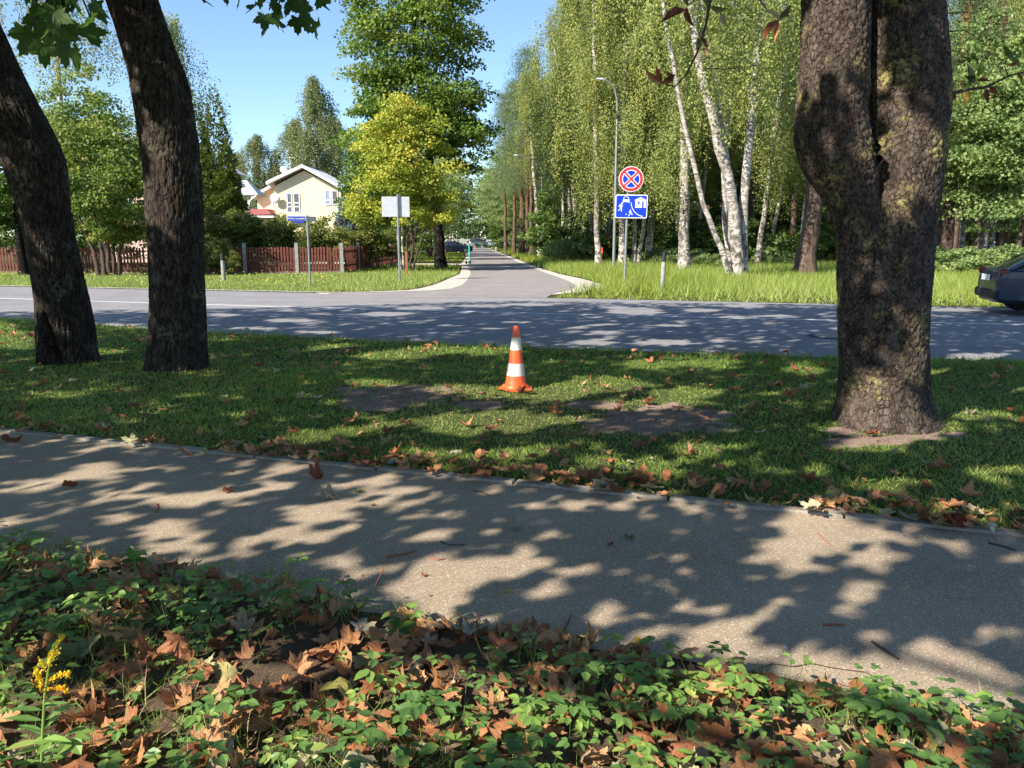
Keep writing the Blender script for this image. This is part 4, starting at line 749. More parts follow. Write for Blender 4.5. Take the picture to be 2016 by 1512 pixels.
# ------------------------------------------------------------------ street furniture
def lamp(px_, pyb, Y, label, H_=9.2, A=.65):
    X = P(px_, 480, Y)[0]; t = thing('street_lamp', label, 'street lamp', (X, Y, 0), 0, 'street lamps along the side road')
    o = B().tube([(0, 0, -.1), (0, 0, .02), (0, 0, 1.2), (0, 0, H_*.84)], [.085, .085, .075, .055], 12).out('pole', 'metal', t); autosmooth(o, 50)
    B().tube([(0, 0, H_*.83), (-.03*A, 0, H_*.89), (-.22*A, 0, H_*.95), (-.6*A, 0, H_*.985), (-A, 0, H_)], [.04, .038, .034, .03, .028], 10).out('arm', 'metal', t)
    B().tube([(-A+.02, 0, H_), (-A-.1, 0, H_+.01), (-A-.38, 0, H_+.03)], [.035, .06, .04], 10).out('lamp_head', 'zinc', t)
    B().tube([(0, 0, H_*.8), (0, 0, H_*.84)], .075, 12).out('collar', 'black', t); return t
lamp(1209, 530, 38.5, 'tall grey street lamp standing left of the road signs', 9.0); lamp(1066, 497, 66, 'farther street lamp against the dark pine trunks', 8.4, 2.0); lamp(1022, 495, 112, 'most distant street lamp, only its arm showing above the side road', 11.5)
def post(o, r, h, parent, mat='metal', n=14): return autosmooth(B().tube([(0, 0, -.2), (0, 0, 0), (0, 0, h)], r, n).out('post', mat, parent), 50)
# name sign
b_ = G(611, 562); ns = thing('street_name_sign', 'thin post with blue street name plate in front of the picket fence', 'street sign', b_, .12)
post(ns, .035, 2.32, ns)
pl = B().box((-.34, -.045, 2.21), (.62, .012, .17), 0, 0, .004).out('name_plate', 'sign_white', ns); B().box((-.34, -.053, 2.21), (.59, .008, .145)).out('plate_face', 'name_blue', pl); 
fc = bpy.data.curves.new('lettering', 'FONT'); fc.body = 'Bulduru prospekts'; fc.size = .078; fc.align_x = 'CENTER'; fc.align_y = 'CENTER'; fc.extrude = .001; fc.materials.append(MAT['sign_white']); fo = bpy.data.objects.new('lettering', fc); COL.objects.link(fo); fo.parent = pl; fo.location = (-.34, -.06, 2.21); fo.rotation_euler = (math.pi/2, 0, 0); me_ = bpy.data.meshes.new_from_object(fo); fm = ob('lettering_', me_, pl, fo.location, fo.rotation_euler); bpy.data.objects.remove(fo); fm.name = 'lettering'
B().box((-.28, -.05, 2.09), (.3, .012, .06)).out('number_plate', 'name_blue', ns)
sp_ = B().box((0, 0, 0), (.6, .012, .17), 0, 0, .004).out('name_plate', 'zinc', ns); sp_.location = (.11, .24, 2.2); sp_.rotation_euler = (0, 0, 1.15)
# blank back of a sign
b_ = G(787, 554); wb = thing('traffic_sign', 'grey blank back of a rectangular sign on a tall post at the corner', 'traffic sign', b_, .1); Yw = b_[1]
post(wb, .04, 3.15, wb); s3 = Yw/F
B().box((-.08, .06, HC+(473-411)*s3*1.02), (1.0, .02, .72), 0, 0, .006).out('sign_plate', 'zinc', wb)
# the two signs on the right
b_ = G(1229, 566); sg = thing('traffic_sign', 'round no stopping sign above a blue living street sign on one post', 'traffic sign', b_, 0); Ys = b_[1]; s4 = Ys/F
hz4 = lambda py_: HC+(473-py_)*s4*1.035
post(sg, .038, hz4(345), sg)
sg.rotation_euler = (0, math.radians(.6), math.radians(-2))
zc = hz4(362.5); rs = 23.5*s4*1.0
def disc(r, y, name, mat, parent, n=48, c=(0, 0)): 
    return B().lathe([(0, 0), (r, 0), (r, .012), (0, .012)], n, (c[0], y, c[1]), axis='y').out(name, mat, parent)
dsk = disc(rs, -.075, 'round_sign', 'sign_white', sg, c=(.08, zc)); disc(rs*.955, -.079, 'sign_ring', 'sign_red', dsk, c=(.08, zc)); 
for k in range(4):
    def sector(rr, off, y, mat, nm):
        a0 = math.pi/2*k; hw = off; pts = []; ap = hw*math.sqrt(2); da = math.asin(min(.9, hw/rr))
        pts = [(ap*math.cos(a0), ap*math.sin(a0))]+[(rr*math.cos(a), rr*math.sin(a)) for a in np.linspace(a0-math.pi/4+da, a0+math.pi/4-da, 14)]
        B().prism([(.08+x, zc+z) for x, z in pts], y-.003, y).out(nm, mat, dsk)
    sector(rs*.72, rs*.085, -.080, 'sign_white', 'sector_edge'); sector(rs*.665, rs*.135, -.0835, 'sign_blue', 'sector')
W_, Hh = 61*s4, 42.5*s4*1.03; zc2 = hz4(411.5); cx2 = .12
def rrect(w_, h_, r): 
    o = []
    for sx, sz, a0 in ((1, 1, 0), (-1, 1, 90), (-1, -1, 180), (1, -1, 270)):
        for a in (0, 30, 60, 90): q = math.radians(a0+a); o.append((cx2+sx*(w_/2-r)+r*math.cos(q), zc2+sz*(h_/2-r)+r*math.sin(q)))
    return o
pn = B().prism(rrect(W_, Hh, .05), -.075, -.06).out('blue_sign', 'sign_white', sg); B().prism(rrect(W_-.05, Hh-.05, .04), -.079, -.0755).out('sign_face', 'sign_blue', pn)
def SP(u, v): return (cx2+(u-.5)*W_, zc2+(.5-v)*Hh)      # u right, v down in plate fractions
def glyph(name, polys, y=-.0795, mat='sign_white'):
    b_ = B()
    for p in polys: b_.prism([SP(*q) for q in p][::-1], y-.003, y)
    return b_.out(name, mat, pn)
def stroke(pts, w_):
    w_ *= .8
    pts = np.array(pts, float); t = np.gradient(pts, axis=0); t /= np.linalg.norm(t, axis=1)[:, None]+1e-9; nrm = np.c_[-t[:, 1], t[:, 0]*1.4]; q = []
    for i in range(len(pts)-1): q.append([tuple(pts[i]+nrm[i]*w_/2), tuple(pts[i+1]+nrm[i+1]*w_/2), tuple(pts[i+1]-nrm[i+1]*w_/2), tuple(pts[i]-nrm[i]*w_/2)])
    return q
glyph('house_symbol', [[(.6, .22), (.78, .1), (.965, .22), (.965, .255), (.78, .14), (.6, .255)], [(.62, .26), (.78, .165), (.78, .28), (.7, .28), (.7, .4), (.7, .55), (.62, .55)], [(.78, .165), (.945, .26), (.945, .55), (.885, .55), (.885, .28), (.78, .28)], [(.7, .4), (.76, .4), (.76, .28), (.83, .28), (.83, .55), (.7, .55)]])
glyph('kerb_symbol', stroke([(.49, .33), (.5, .45), (.54, .6), (.61, .74), (.71, .85), (.82, .91), (.87, .92)], .022))
glyph('car_symbol', stroke([(.245, .2), (.26, .12), (.3, .085), (.36, .085), (.4, .12), (.415, .2)], .018)+[[(.235, .2), (.425, .2), (.435, .26), (.435, .34), (.405, .34), (.405, .31), (.255, .31), (.255, .34), (.225, .34), (.225, .26)]])
glyph('adult_symbol', [[(.19, .34), (.215, .34), (.22, .39), (.19, .4)], [(.15, .4), (.2, .4), (.205, .56), (.165, .58), (.15, .5)]]+stroke([(.165, .56), (.14, .64), (.09, .68)], .025)+stroke([(.19, .55), (.2, .65), (.185, .73)], .025)+stroke([(.15, .42), (.115, .48), (.12, .53)], .02)+stroke([(.2, .42), (.225, .5)], .02))
glyph('child_symbol', [[(.46, .63), (.485, .63), (.49, .67), (.46, .68)], [(.45, .69), (.49, .69), (.5, .8), (.465, .82)]]+stroke([(.47, .8), (.44, .87), (.415, .92)], .022)+stroke([(.49, .79), (.52, .85), (.555, .83)], .022)+stroke([(.455, .71), (.425, .76)], .018)+stroke([(.49, .71), (.53, .76)], .018))
q = [SP(.345+.018*math.cos(a), .83+.025*math.sin(a)) for a in np.linspace(0, 6.28, 12, endpoint=False)]; B().prism(q, -.0825, -.0795).out('ball_symbol', 'sign_white', pn)
# marker posts
def marker(px_, pyb, h, r, label, lean):
    b_ = G(px_, pyb); t = thing('marker_post', label, 'bollard', b_, 0, 'roadside marker posts'); t.rotation_euler = (0, lean, 0)
    autosmooth(B().tube([(0, 0, -.1), (0, 0, 0), (0, 0, h*.72)], r, 16).out('post', 'post_concrete', t), 50)
    b2 = B(); V = []; n = 16
    for zb_, rr in ((h*.72, r*1.01), (None, r*1.01)):
        for k in range(n): a = 2*math.pi*k/n; V.append((rr*math.cos(a), rr*math.sin(a), zb_ if zb_ else h-.05+.05*math.cos(a)*1.0))
    b2.add(V, [(k, (k+1) % n, n+(k+1) % n, n+k) for k in range(n)]+[tuple(range(n, 2*n))]); autosmooth(b2.out('cap', 'black', t), 40); return t
marker(1303, 577, 1.24, .065, 'leaning grey marker post with black top right of the traffic signs', .03)
mk2 = marker(441, 553, 1.05, .075, 'grey marker post with slanted dark top beside the second maple', 0)
b_ = G(801, 545); t = thing('wooden_post', 'short red brown post beside the blank sign post', 'post', b_); B().box((0, 0, .5), (.09, .09, 1.1), 0, 0, .01).out('post', 'wood', t); B().box((0, 0, 1.06), (.1, .1, .03), 0, 0, .01).out('cap', 'black', t)
b_ = G(1184, 533); t = thing('marker_stake', 'thin stake with small orange plate in the tall grass by the birches', 'marker', b_); B().tube([(0, 0, -.1), (0, 0, 1.1)], .012, 6).out('stake', 'wood', t); B().box((0, -.02, 1.0), (.07, .015, .3), 0, 0, .004).out('plate', 'orange', t)
# small white plates beside the far road
for px_, Y, s_ in ((903.5, 92, 1.), (976.5, 90, 1.)):
    X = P(px_, 480, Y)[0]; t = thing('bollard', 'small white bollard beside the far side road at the ' + ('left' if px_ < 950 else 'right'), 'bollard', (X, Y, 0), 0, 'white bollards by the far side road'); B().tube([(0, 0, -.1), (0, 0, .55)], .12, 10).out('post', 'white', t); B().lathe([(0, .75), (.12, .72), (.15, .6), (.1, .5), (0, .48)], 12).out('head', 'white', t)
# scooter
b_ = G(925, 519.5); st = thing('electric_scooter', 'teal electric scooter standing upright at the left edge of the side road', 'scooter', b_, 1.35)
B().box((-.45, 0, .13), (.75, .16, .06), 0, 0, .02).out('deck', 'black', st); B().tube([(0, 0, .22), (-.06, 0, .6), (-.12, 0, 1.14)], [.05, .055, .05], 12).out('steering_column', 'teal', st)
B().tube([(-.12, -.24, 1.15), (-.11, 0, 1.14), (-.12, .24, 1.15)], .02, 8).out('handlebar', 'black', st); B().box((.06, 0, .22), (.2, .08, .06), 0, 0, .02).out('mudguard', 'teal', st)
for x in (.08, -.85):
    wl = B().lathe([(.05, -.025), (.1, -.03), (.12, 0), (.1, .03), (.05, .025)], 16, (0, 0, 0), axis='y').out('wheel', 'black', st, loc=(x, 0, .12)); B().lathe([(0, -.02), (.05, -.022), (.05, .022), (0, .02)], 12, axis='y').out('hub', 'teal', wl)
# cone
cb = G(1015, 768); kc = cb[1]/F; HZ = P(1015, 645, cb[1])[2]
cn = thing('traffic_cone', 'orange and white traffic cone on the grass between the two bare patches', 'traffic cone', cb+np.array([0, 0, .012]), .3)
cn.rotation_euler = (math.radians(-1), math.radians(.8), .3); z_ = lambda py_: P(1015, py_, cb[1])[2]
def rc_(py_): return np.interp(py_, [645, 666, 691, 717, 741, 762], [5.5, 8.2, 11.2, 14.5, 17.6, 21.0])*kc*1.02
prof = lambda a, b, e=0: [(rc_(p)+e, z_(p)) for p in np.linspace(a, b, 5)]
autosmooth(B().lathe([(0, z_(645)+.004), (rc_(645)*.7, z_(645)+.004), (rc_(645), z_(646)-.004)]+prof(650, 757)+[(rc_(757)+.006, z_(760)), (.118, .052), (.132, .042), (.138, .03), (.14, .016)], 40).out('cone_body', 'orange', cn), 50)
autosmooth(B().lathe(prof(666.5, 691, .0022), 40).out('reflective_band', 'band', cn), 80); autosmooth(B().lathe(prof(717, 741, .0022), 40).out('reflective_band', 'band', cn), 80)
fl = []; n = 64
for rr, z in ((.136, .02), (.15, .019), (1, .016), (1, .002), (.1, .0)):
    for k in range(n):
        a = 2*math.pi*k/n; m8 = abs(((a/(math.pi/4)) % 1)-.5)*2; R8 = .178*(.93+.09*m8**2); r__ = R8 if rr == 1 else rr; fl.append((r__*math.cos(a), r__*math.sin(a), z+(.008*math.sin(2*a+1) if rr == 1 else 0)))
autosmooth(B().add(fl, [(i*n+k, i*n+(k+1) % n, (i+1)*n+(k+1) % n, (i+1)*n+k) for i in range(4) for k in range(n)]).out('base', 'orange', cn), 40)
# ------------------------------------------------------------------ vehicles
def car(name, label, cat, loc, rz, paint, st, wheels, W=.86, group=None, plate=True):
    """st: stations (x, bottom, belt, roof, half width, roof half width); the nose points to +x."""
    t = thing(name, label, cat, loc, rz, group); V = []; m_ = 14
    def ring(s):
        x, zb, zm, zt, w_, wt = s; cab = zt > zm+.05
        h = [(0, zb), (w_*.8, zb), (w_*.97, zb+.08), (w_, zb+(zm-zb)*.5), (w_*.985, zm-.03), (w_*.95 if cab else w_*.9, zm), (wt, zt-.07 if cab else zt), (wt*.82, zt)]
        return [(x, -a, b) for a, b in h]+[(x, a, b) for a, b in h[:0:-1]]
    n = 15
    for s in st: V += ring(s)
    Fb, Fg = [], []
    for i in range(len(st)-1):
        for k in range(n):
            f = (i*n+k, (i+1)*n+k, (i+1)*n+(k+1) % n, i*n+(k+1) % n); cabs = st[i][3] > st[i][2]+.25 and st[i+1][3] > st[i+1][2]+.25
            if k in (5, 9) and cabs: Fg.append(f)
            elif k in (6, 7, 8) and ((st[i][3]-st[i][2] > .25) != (st[i+1][3]-st[i+1][2] > .25)): Fg.append(f)
            elif k in (5, 9) and ((st[i][3]-st[i][2] > .25) != (st[i+1][3]-st[i+1][2] > .25)): Fg.append(f)
            else: Fb.append(f)
    b_ = B().add(V, Fb+[tuple(range(n))[::-1], tuple((len(st)-1)*n+k for k in range(n))]); autosmooth(b_.out('body', paint, t), 32)
    g_ = B().add(V, Fg); autosmooth(g_.out('window', 'car_glass', t), 25)
    for x in wheels:
        for sy in (-1, 1):
            B().lathe([(.0, 0), (.36, 0)], 24, (x, sy*(W+.004) if 0 else sy*(st[3][4]+.004), .36), axis='y').out('wheel_arch', 'black', t)
            wl = B().lathe([(.2, -.1), (.29, -.11), (.325, -.07), (.325, .07), (.29, .11), (.2, .1)], 26, axis='y').out('wheel', 'black', t, loc=(x, sy*(st[3][4]-.07), .325)); autosmooth(wl, 40)
            rm = B().lathe([(0, -.112), (.05, -.114), (.2, -.1), (.2, .1), (.05, .114), (0, .112)], 20, axis='y')
            for k in range(5): a = k*1.257; rm.box((.12*math.cos(a), sy*.112, .12*math.sin(a)), (.05, .02, .05))
            rm.out('rim', 'metal', wl)
    x0 = st[0][0]
    if plate: B().box((x0-.025, 0, .74), (.02, .52, .12), 0, 0, .004).out('number_plate', 'white', t)
    for sy in (-1, 1): B().box((x0+.1, sy*(st[1][4]-.05), .86), (.16, .08, .13), 0, 0, .03).out('tail_light', 'red_lamp', t)
    return t
HB = [(0, .34, .68, .7, .66, .5), (.06, .26, .84, .86, .78, .66), (.2, .24, .9, .92, .82, .7), (.75, .22, .9, 1.24, .85, .6), (1.2, .2, .92, 1.36, .86, .62), (2.0, .2, .93, 1.39, .87, .64), (2.6, .2, .92, 1.33, .87, .62), (3.15, .2, .92, .96, .86, .66), (3.9, .22, .82, .85, .82, .62), (4.2, .28, .68, .7, .72, .5)]
y_ = 15.9; rx = float(P(1959, 560, y_)[0]); slope = math.atan(road_far(12.)-road_far(11.))
cr_ = car('car', 'dark blue hatchback entering at the right edge, only its rear showing', 'car', (rx, y_+.3, .008), slope, 'car_blue', HB, (.86, 3.35), .86)
B().box((.03, 0, .42), (.12, 1.45, .2), 0, 0, .04).out('bumper', 'black', cr_)
B().tube([(.22, -.76, .92), (.45, -.73, 1.06), (.74, -.62, 1.22)], .03, 6).out('rear_pillar', 'car_blue', cr_)
VN = [(0, .4, 1.0, 1.02, .78, .7), (.03, .3, 1.15, 1.2, .84, .74), (.08, .28, 1.18, 1.78, .86, .72), (.5, .25, 1.15, 1.86, .87, .74), (1.8, .25, 1.12, 1.88, .87, .74), (2.7, .25, 1.1, 1.8, .87, .72), (3.3, .25, 1.08, 1.12, .86, .7), (4.0, .25, .9, .93, .82, .64), (4.2, .3, .72, .75, .74, .5)]
car('van', 'white van parked at the far end of the side road', 'van', (P(925, 480, 178)[0]+.4, 178, .008), .75, 'car_white', VN, (.8, 3.3))
car('car', 'white car parked behind the white van at the end of the side road', 'car', (P(950, 480, 190)[0], 190, .008), .5, 'car_white', HB, (.86, 3.35))
car('car', 'dark car parked in the drive behind the yellow green tree', 'car', (P(868, 480, 90)[0]-.6, 90, .008), .2, 'car_blue', HB, (.86, 3.35))
tag(B().box((-6.5, 200, .9), (20, .12, 1.8)).out('garden_wall', 'post_concrete'), 'grey garden wall closing the far end of the side road', 'wall')
# ------------------------------------------------------------------ grass
def blades(X, Y, Z, h, wd, lean=.5, dirx=None):
    n = len(X); D = unit(np.c_[R.normal(size=n)*lean, R.normal(size=n)*lean, np.ones(n)]); N = unit(np.c_[R.normal(size=n), -np.abs(R.normal(size=n))-.3, R.normal(size=n)*.2]); return np.c_[X, Y, Z], D, N
def grass(name, X, Y, Z, h, wd, mat, lean=.5, tri=False, tint=None, label=None):
    C, D, N = blades(X, Y, Z, h, wd, lean); T, FT = (np.array([(0, .5, 0), (0, -.5, 0), (1, 0, -.15)]), np.array([(0, 1, 2)])) if tri else (BL, BLF)
    V, Fq = batch(C, D, N, h, wd, T, FT); tt = np.repeat(np.clip(tint if tint is not None else R.random(len(X)), 0, 1), len(FT)); return tag(mk(name, V, Fq, mat, tint=tt), kind='stuff')
def scatter(n, x0, x1, y0, y1, f=None):
    X = R.uniform(x0, x1, n); Y = R.uniform(y0, y1, n); k = (Y > 0)&(np.abs(X) < Y*.72+1.2)
    if f is not None: k &= f(X, Y)
    return X[k], Y[k]
TRK = [(P(137, 700, 9.45)[0], 9.45, .42), (P(347, 700, 9.0)[0], 9.0, .42), (P(1738, 800, 6.3)[0], 6.3, .42)]
def lawn_ok(X, Y):
    k = (Y > kerb_line(X)+.085)&(Y < road_near(X)-.0+.05*vn(np.c_[X*3, X*0, X*0], 9))
    for a, b, c in TRK: k &= (X-a)**2+(Y-b)**2 > c*c*.8
    e = np.sqrt(inell(X, Y, DIRT))-.38*vn(np.c_[X*2.2, Y*2.2, X*0], 15)-.25*vn(np.c_[X*6.5, Y*6.5, X*0], 16); return k&(R.random(len(X)) < np.clip((e-.85)/.7, .04, 1))
def patchy(X, Y, s=1.1): return .5+.5*vn(np.c_[X*s, Y*s, X*0], 21)
for (n, y0, y1, tri, wd) in ((120000, 3.6, 6.4, False, .0045), (125000, 6.4, 9.5, True, .008), (80000, 9.5, 15.5, True, .013)):
    X, Y = scatter(n, -11, 9, y0, y1, lawn_ok); bare = patchy(X, Y, 1.6); k = R.random(len(X)) < .45+.75*bare; X, Y = X[k], Y[k]
    hh = R.uniform(.025, .062, len(X))*(.75+.5*patchy(X, Y, .8)); edge = np.exp(-np.abs(road_near(X)-Y)/.35); hh *= 1+1.2*edge
    u, v = gpx(X, Y); tr = np.exp(-((u-1080)/330)**2-((v-820)/75)**2); k = R.random(len(X)) > .22*tr; X, Y, hh, tr = X[k], Y[k], hh[k]*(1-.4*tr[k]), tr[k]
    grass('lawn_grass', X, Y, lawn_z(X, Y)-.004, hh, R.uniform(.7, 1.3, len(X))*wd, 'grass', .85, tri, .3+.45*R.random(len(X))+.35*patchy(X, Y, .6)-.15+.35*tr*R.random(len(X)))
# broad weeds in the lawn
X, Y = scatter(9000, -10, 8, 3.8, 14, lawn_ok); k = R.random(len(X)) < .25+.6*(patchy(X, Y, .9) > .55); X, Y = X[k], Y[k]; n = len(X)
D = unit(np.c_[R.normal(size=n), R.normal(size=n), R.uniform(.1, 1.1, n)]); V, Fq = batch(np.c_[X, Y, lawn_z(X, Y)], D, np.tile([0, -.2, 1.], (n, 1)), R.uniform(.03, .075, n), R.uniform(.012, .026, n), OV, OVF)
tag(mk('lawn_weeds', V, Fq, 'lawn_leaf', tint=np.repeat(R.random(n), 8)), kind='stuff')
# far verges
def right_ok(X, Y): return (Y > road_far(X)+.05)&(X > sr_edge(Y, 1)+.1+.2*R.random(len(X)))
X, Y = scatter(150000, .9, 34, 16.5, 50, right_ok); d = Y-road_far(X); k = R.random(len(X)) < np.clip(1.2-d/40, .3, 1); X, Y, d = X[k], Y[k], d[k]
hh = np.where(d < 1.2, .1, .32)*R.uniform(.6, 1.3, len(X))*(.7+.7*patchy(X, Y, .5)); hh *= np.clip(d/1.2, .6, 1)*np.where(X < 6, 1.2, 1)
yel = np.clip(1.1-np.abs(X-sr_edge(Y, 1)-1.6)/2.6, 0, 1)*(Y < 34)
m1 = R.random(len(X)) < .2+.35*patchy(X, Y, .7)*R.random(len(X))+.55*yel
grass('verge_grass', X[~m1], Y[~m1], X[~m1]*0-.01, hh[~m1], R.uniform(.012, .024, (~m1).sum())*(1+Y[~m1]/70), 'grass', .45, True, .3+.4*R.random((~m1).sum())+.3*patchy(X[~m1], Y[~m1], .4))
grass('verge_dry_grass', X[m1], Y[m1], X[m1]*0-.01, hh[m1]*1.15, R.uniform(.012, .022, m1.sum())*(1+Y[m1]/70), 'dry_grass', .4, True, .2+.5*R.random(m1.sum()))
def right_far(X, Y): return (X > sr_edge(Y, 1)+.1)&(X < sr_edge(Y, 1)+4)
X, Y = scatter(26000, -10, 8, 48, 150, right_far); grass('verge_grass', X, Y, X*0-.01, R.uniform(.2, .5, len(X)), R.uniform(.03, .07, len(X)), 'dry_grass', .45, True, .1+.5*R.random(len(X)))
def left_ok(X, Y): return (Y > road_far(X)+.2)&(X < sr_edge(Y, -1)-.1-.15*R.random(len(X)))&~((Y > 47)&(Y < 52.5+(-2.6-X)*.4))
X, Y = scatter(95000, -29, 0, 20, 36.5, left_ok); d = Y-road_far(X); hh = R.uniform(.06, .14, len(X))*(.7+.6*patchy(X, Y, .6))+.12*(X > -6)*(R.random(len(X)) < .3)
grass('verge_grass', X, Y, X*0-.01, hh, R.uniform(.014, .026, len(X)), 'grass', .5, True, .5+.45*R.random(len(X)))
X, Y = scatter(34000, -9, -1, 36, 150, left_ok); grass('verge_grass', X, Y, X*0-.01, R.uniform(.1, .22, len(X)), R.uniform(.03, .06, len(X)), 'dry_grass', .5, True, R.random(len(X))*.6)
# dandelion heads in the left verge
X, Y = scatter(170, -22, -6, 25, 34, lambda X, Y: (Y > road_far(X)+1.5)); n = len(X); V, Fq = batch(np.c_[X, Y, R.uniform(.12, .22, n)], np.tile([1., 0, 0], (n, 1)), np.tile([0, -.8, .6], (n, 1)), .045, .045, RH-np.array([.5, 0, 0]), RHF); tag(mk('yellow_flowers', V, Fq, 'goldenrod', tint=R.random(n)), kind='stuff')
# ------------------------------------------------------------------ fallen leaves
def maple_outline(lobes=5, r=None):
    tips = [(-125, .52), (-62, .82), (0, 1.0), (62, .82), (125, .52)]; pts = [(180, .16)]
    for i, (a, l) in enumerate(tips):
        if i > 0:
            a0 = (tips[i-1][0]+a)/2; pts.append((a0, .5))
        pts += [(a-21, l*.66), (a-17, l*.8), (a-8, l*.8), (a, l), (a+8, l*.8), (a+17, l*.8), (a+21, l*.66)]
    pts.sort(key=lambda q: (q[0]+180) % 360); return np.array([(l*math.cos(math.radians(a)), l*math.sin(math.radians(a))) for a, l in pts])
MO = maple_outline(); NM = len(MO)
def maple_mesh(name, size, curl, fold, seed, mat, stem=True, oval=False, tint=None, only=False):
    r = np.random.default_rng(seed); O = MO.copy()
    if oval: a = np.linspace(-math.pi, math.pi, 20, endpoint=False); O = np.c_[.75*np.cos(a), .36*np.sin(a)*(1+.15*np.cos(a))*(1+.08*np.sin(9*a))]
    n = len(O); V2 = np.concatenate([[(0, 0)], O*.5, O]); 
    x, y = V2[:, 0], V2[:, 1]; rr = np.hypot(x, y); ph = np.arctan2(y, x); bx, by = r.uniform(-1, 1, 2)
    z = .13*vn(np.c_[x*3.2+seed, y*3.2, x*0+seed], 5)+curl*rr**2*(1+.6*np.sin(2*ph+r.uniform(0, 6)))+fold*np.abs(y)*(.5+.5*abs(bx))+.12*rr*np.sin(5*ph+r.uniform(0, 6))*abs(curl)+.05*vn(np.c_[x*5, y*5, x*0+seed], 3)*(abs(curl)+.4)
    # roll towards the side
    k = 1.1*abs(curl)*np.sign(by); ca = k*y; yy = np.where(abs(k) > .05, np.sin(ca)/k if abs(k) > .05 else y, y); z = z+np.where(abs(k) > .05, (1-np.cos(ca))/k*np.sign(k) if abs(k) > .05 else 0, 0)
    V = np.c_[x, yy, z]*size; V[:, 2] -= V[:, 2].min(); Ft = [(0, 1+i, 1+(i+1) % n) for i in range(n)]; Fq = [(1+i, 1+n+i, 1+n+(i+1) % n, 1+(i+1) % n) for i in range(n)]
    if stem:
        c = V[0]; d = np.array([-1, r.uniform(-.4, .4), .0]); m0 = len(V); s_ = []
        for j in range(5):
            p_ = c+d*size*.22*j+np.array([0, .03*size*j*j*r.uniform(-1, 1), max(0, -.02*j)]); p_[2] = max(.003, c[2]*(1-j/4)); s_ += [p_+[0, .012*size, 0], p_-[0, .012*size, 0]]
        V = np.vstack([V, s_]); Fq += [(m0+2*j, m0+2*j+1, m0+2*j+3, m0+2*j+2) for j in range(4)]
    tt = np.full(len(Ft)+len(Fq), tint if tint is not None else 0.)
    if only == 'raw': return V, np.array([(a, b, c) for a, b, c in Ft]+[t for q in Fq for t in ((q[0], q[1], q[2]), (q[0], q[2], q[3]))])
    return mk(name, V, [np.array(Ft), np.array(Fq)], mat, tint=tt, mesh_only=True)
LM = [maple_mesh('fallen_leaf', 1., c, f, 200+i, 'dead') for i, (c, f) in enumerate(((.08, .05), (.25, .1), (.45, .15), (-.3, .1), (.6, .25), (.2, -.1), (-.5, -.1), (.7, .1), (.35, .25), (.12, .15)))]
LO = [maple_mesh('fallen_leaf', 1., c, f, 240+i, 'dead', oval=True) for i, (c, f) in enumerate(((.5, .3), (.9, .5), (-.6, .3)))]
def leaf_tilt(a=.22): return (random.gauss(0, a), random.gauss(0, a), random.uniform(0, 6.28))
def wlawn(n):
    X, Y = scatter(n, -9, 7.5, 3.75, 14.5, lambda X, Y: (Y > kerb_line(X)-.02)&(Y < road_near(X))); d = Y-kerb_line(X); u, v = gpx(X, Y)
    for a, b, c in TRK: k = (X-a)**2+(Y-b)**2 > c*c*.7; X, Y, d, u, v = X[k], Y[k], d[k], u[k], v[k]
    wgt = .5+2.6*np.exp(-((d-.15)/.28)**2)*(u > 350)+1.6*np.exp(-((d-.15)/.12)**2)+5*(u > 1500)*np.exp(-(d/.28)**2)+1.2*(u > 1100)*(np.exp(-(d/.8)**2))+.9*np.exp(-((u-1300)/150)**2-((v-810)/25)**2)+.9*np.exp(-((u-680)/120)**2-((v-850)/22)**2)+.35*vn(np.c_[X*2, Y*2, X*0], 60)
    k = R.random(len(X)) < wgt/3.2; return X[k], Y[k]
X, Y = wlawn(6500); idx = np.argsort(Y); X, Y = X[idx], Y[idx]; nI = 150
pick = np.sort(R.permutation(int(min(len(X), 300)))[:nI]); used = np.zeros(len(X), bool); used[pick] = True; spread = np.where(~used)[0]; more = R.choice(spread, min(30, len(spread)), replace=False); used[more] = True
for i in np.where(used)[0]:
    s_ = random.uniform(.06, .105); o = ob('fallen_leaf', random.choice(LM+LO[:1]), None, (X[i], Y[i], float(lawn_z(X[i:i+1], Y[i:i+1])[0])+random.uniform(.012, .035)), leaf_tilt(), s_); tag(o, 'curled brown maple leaf lying in the short grass between footpath and road', 'leaf', 'withered leaves on the grass strip')
def litter(name, X, Y, zf, smin, smax, mat='dead', tilt=.25):
    parts = []
    for i in range(len(X)):
        V, Ft = RAW[i % len(RAW)]; s_ = random.uniform(smin, smax); Rm = np.array(Matrix.Rotation(random.uniform(0, 6.28), 3, 'Z') @ Matrix.Rotation(random.gauss(0, tilt), 3, 'X') @ Matrix.Rotation(random.gauss(0, tilt), 3, 'Y')); parts.append((V*s_ @ Rm.T+np.array([X[i], Y[i], zf[i]]), Ft, np.full(len(Ft), random.random())))
    V, Fq, t = merge(parts); return tag(mk(name, V, Fq, mat, tint=t), kind='stuff')
RAW = [maple_mesh('r', 1., c, f, 300+i, 'dead', only='raw', stem=False, oval=(i % 4 == 3)) for i, (c, f) in enumerate(((.1, .05), (.3, .1), (.5, .15), (-.3, .1), (.65, .2), (.2, -.1), (-.5, -.1), (.35, .2)))]
k = ~used; litter('leaf_litter', X[k], Y[k], lawn_z(X[k], Y[k])+.022, .035, .095)
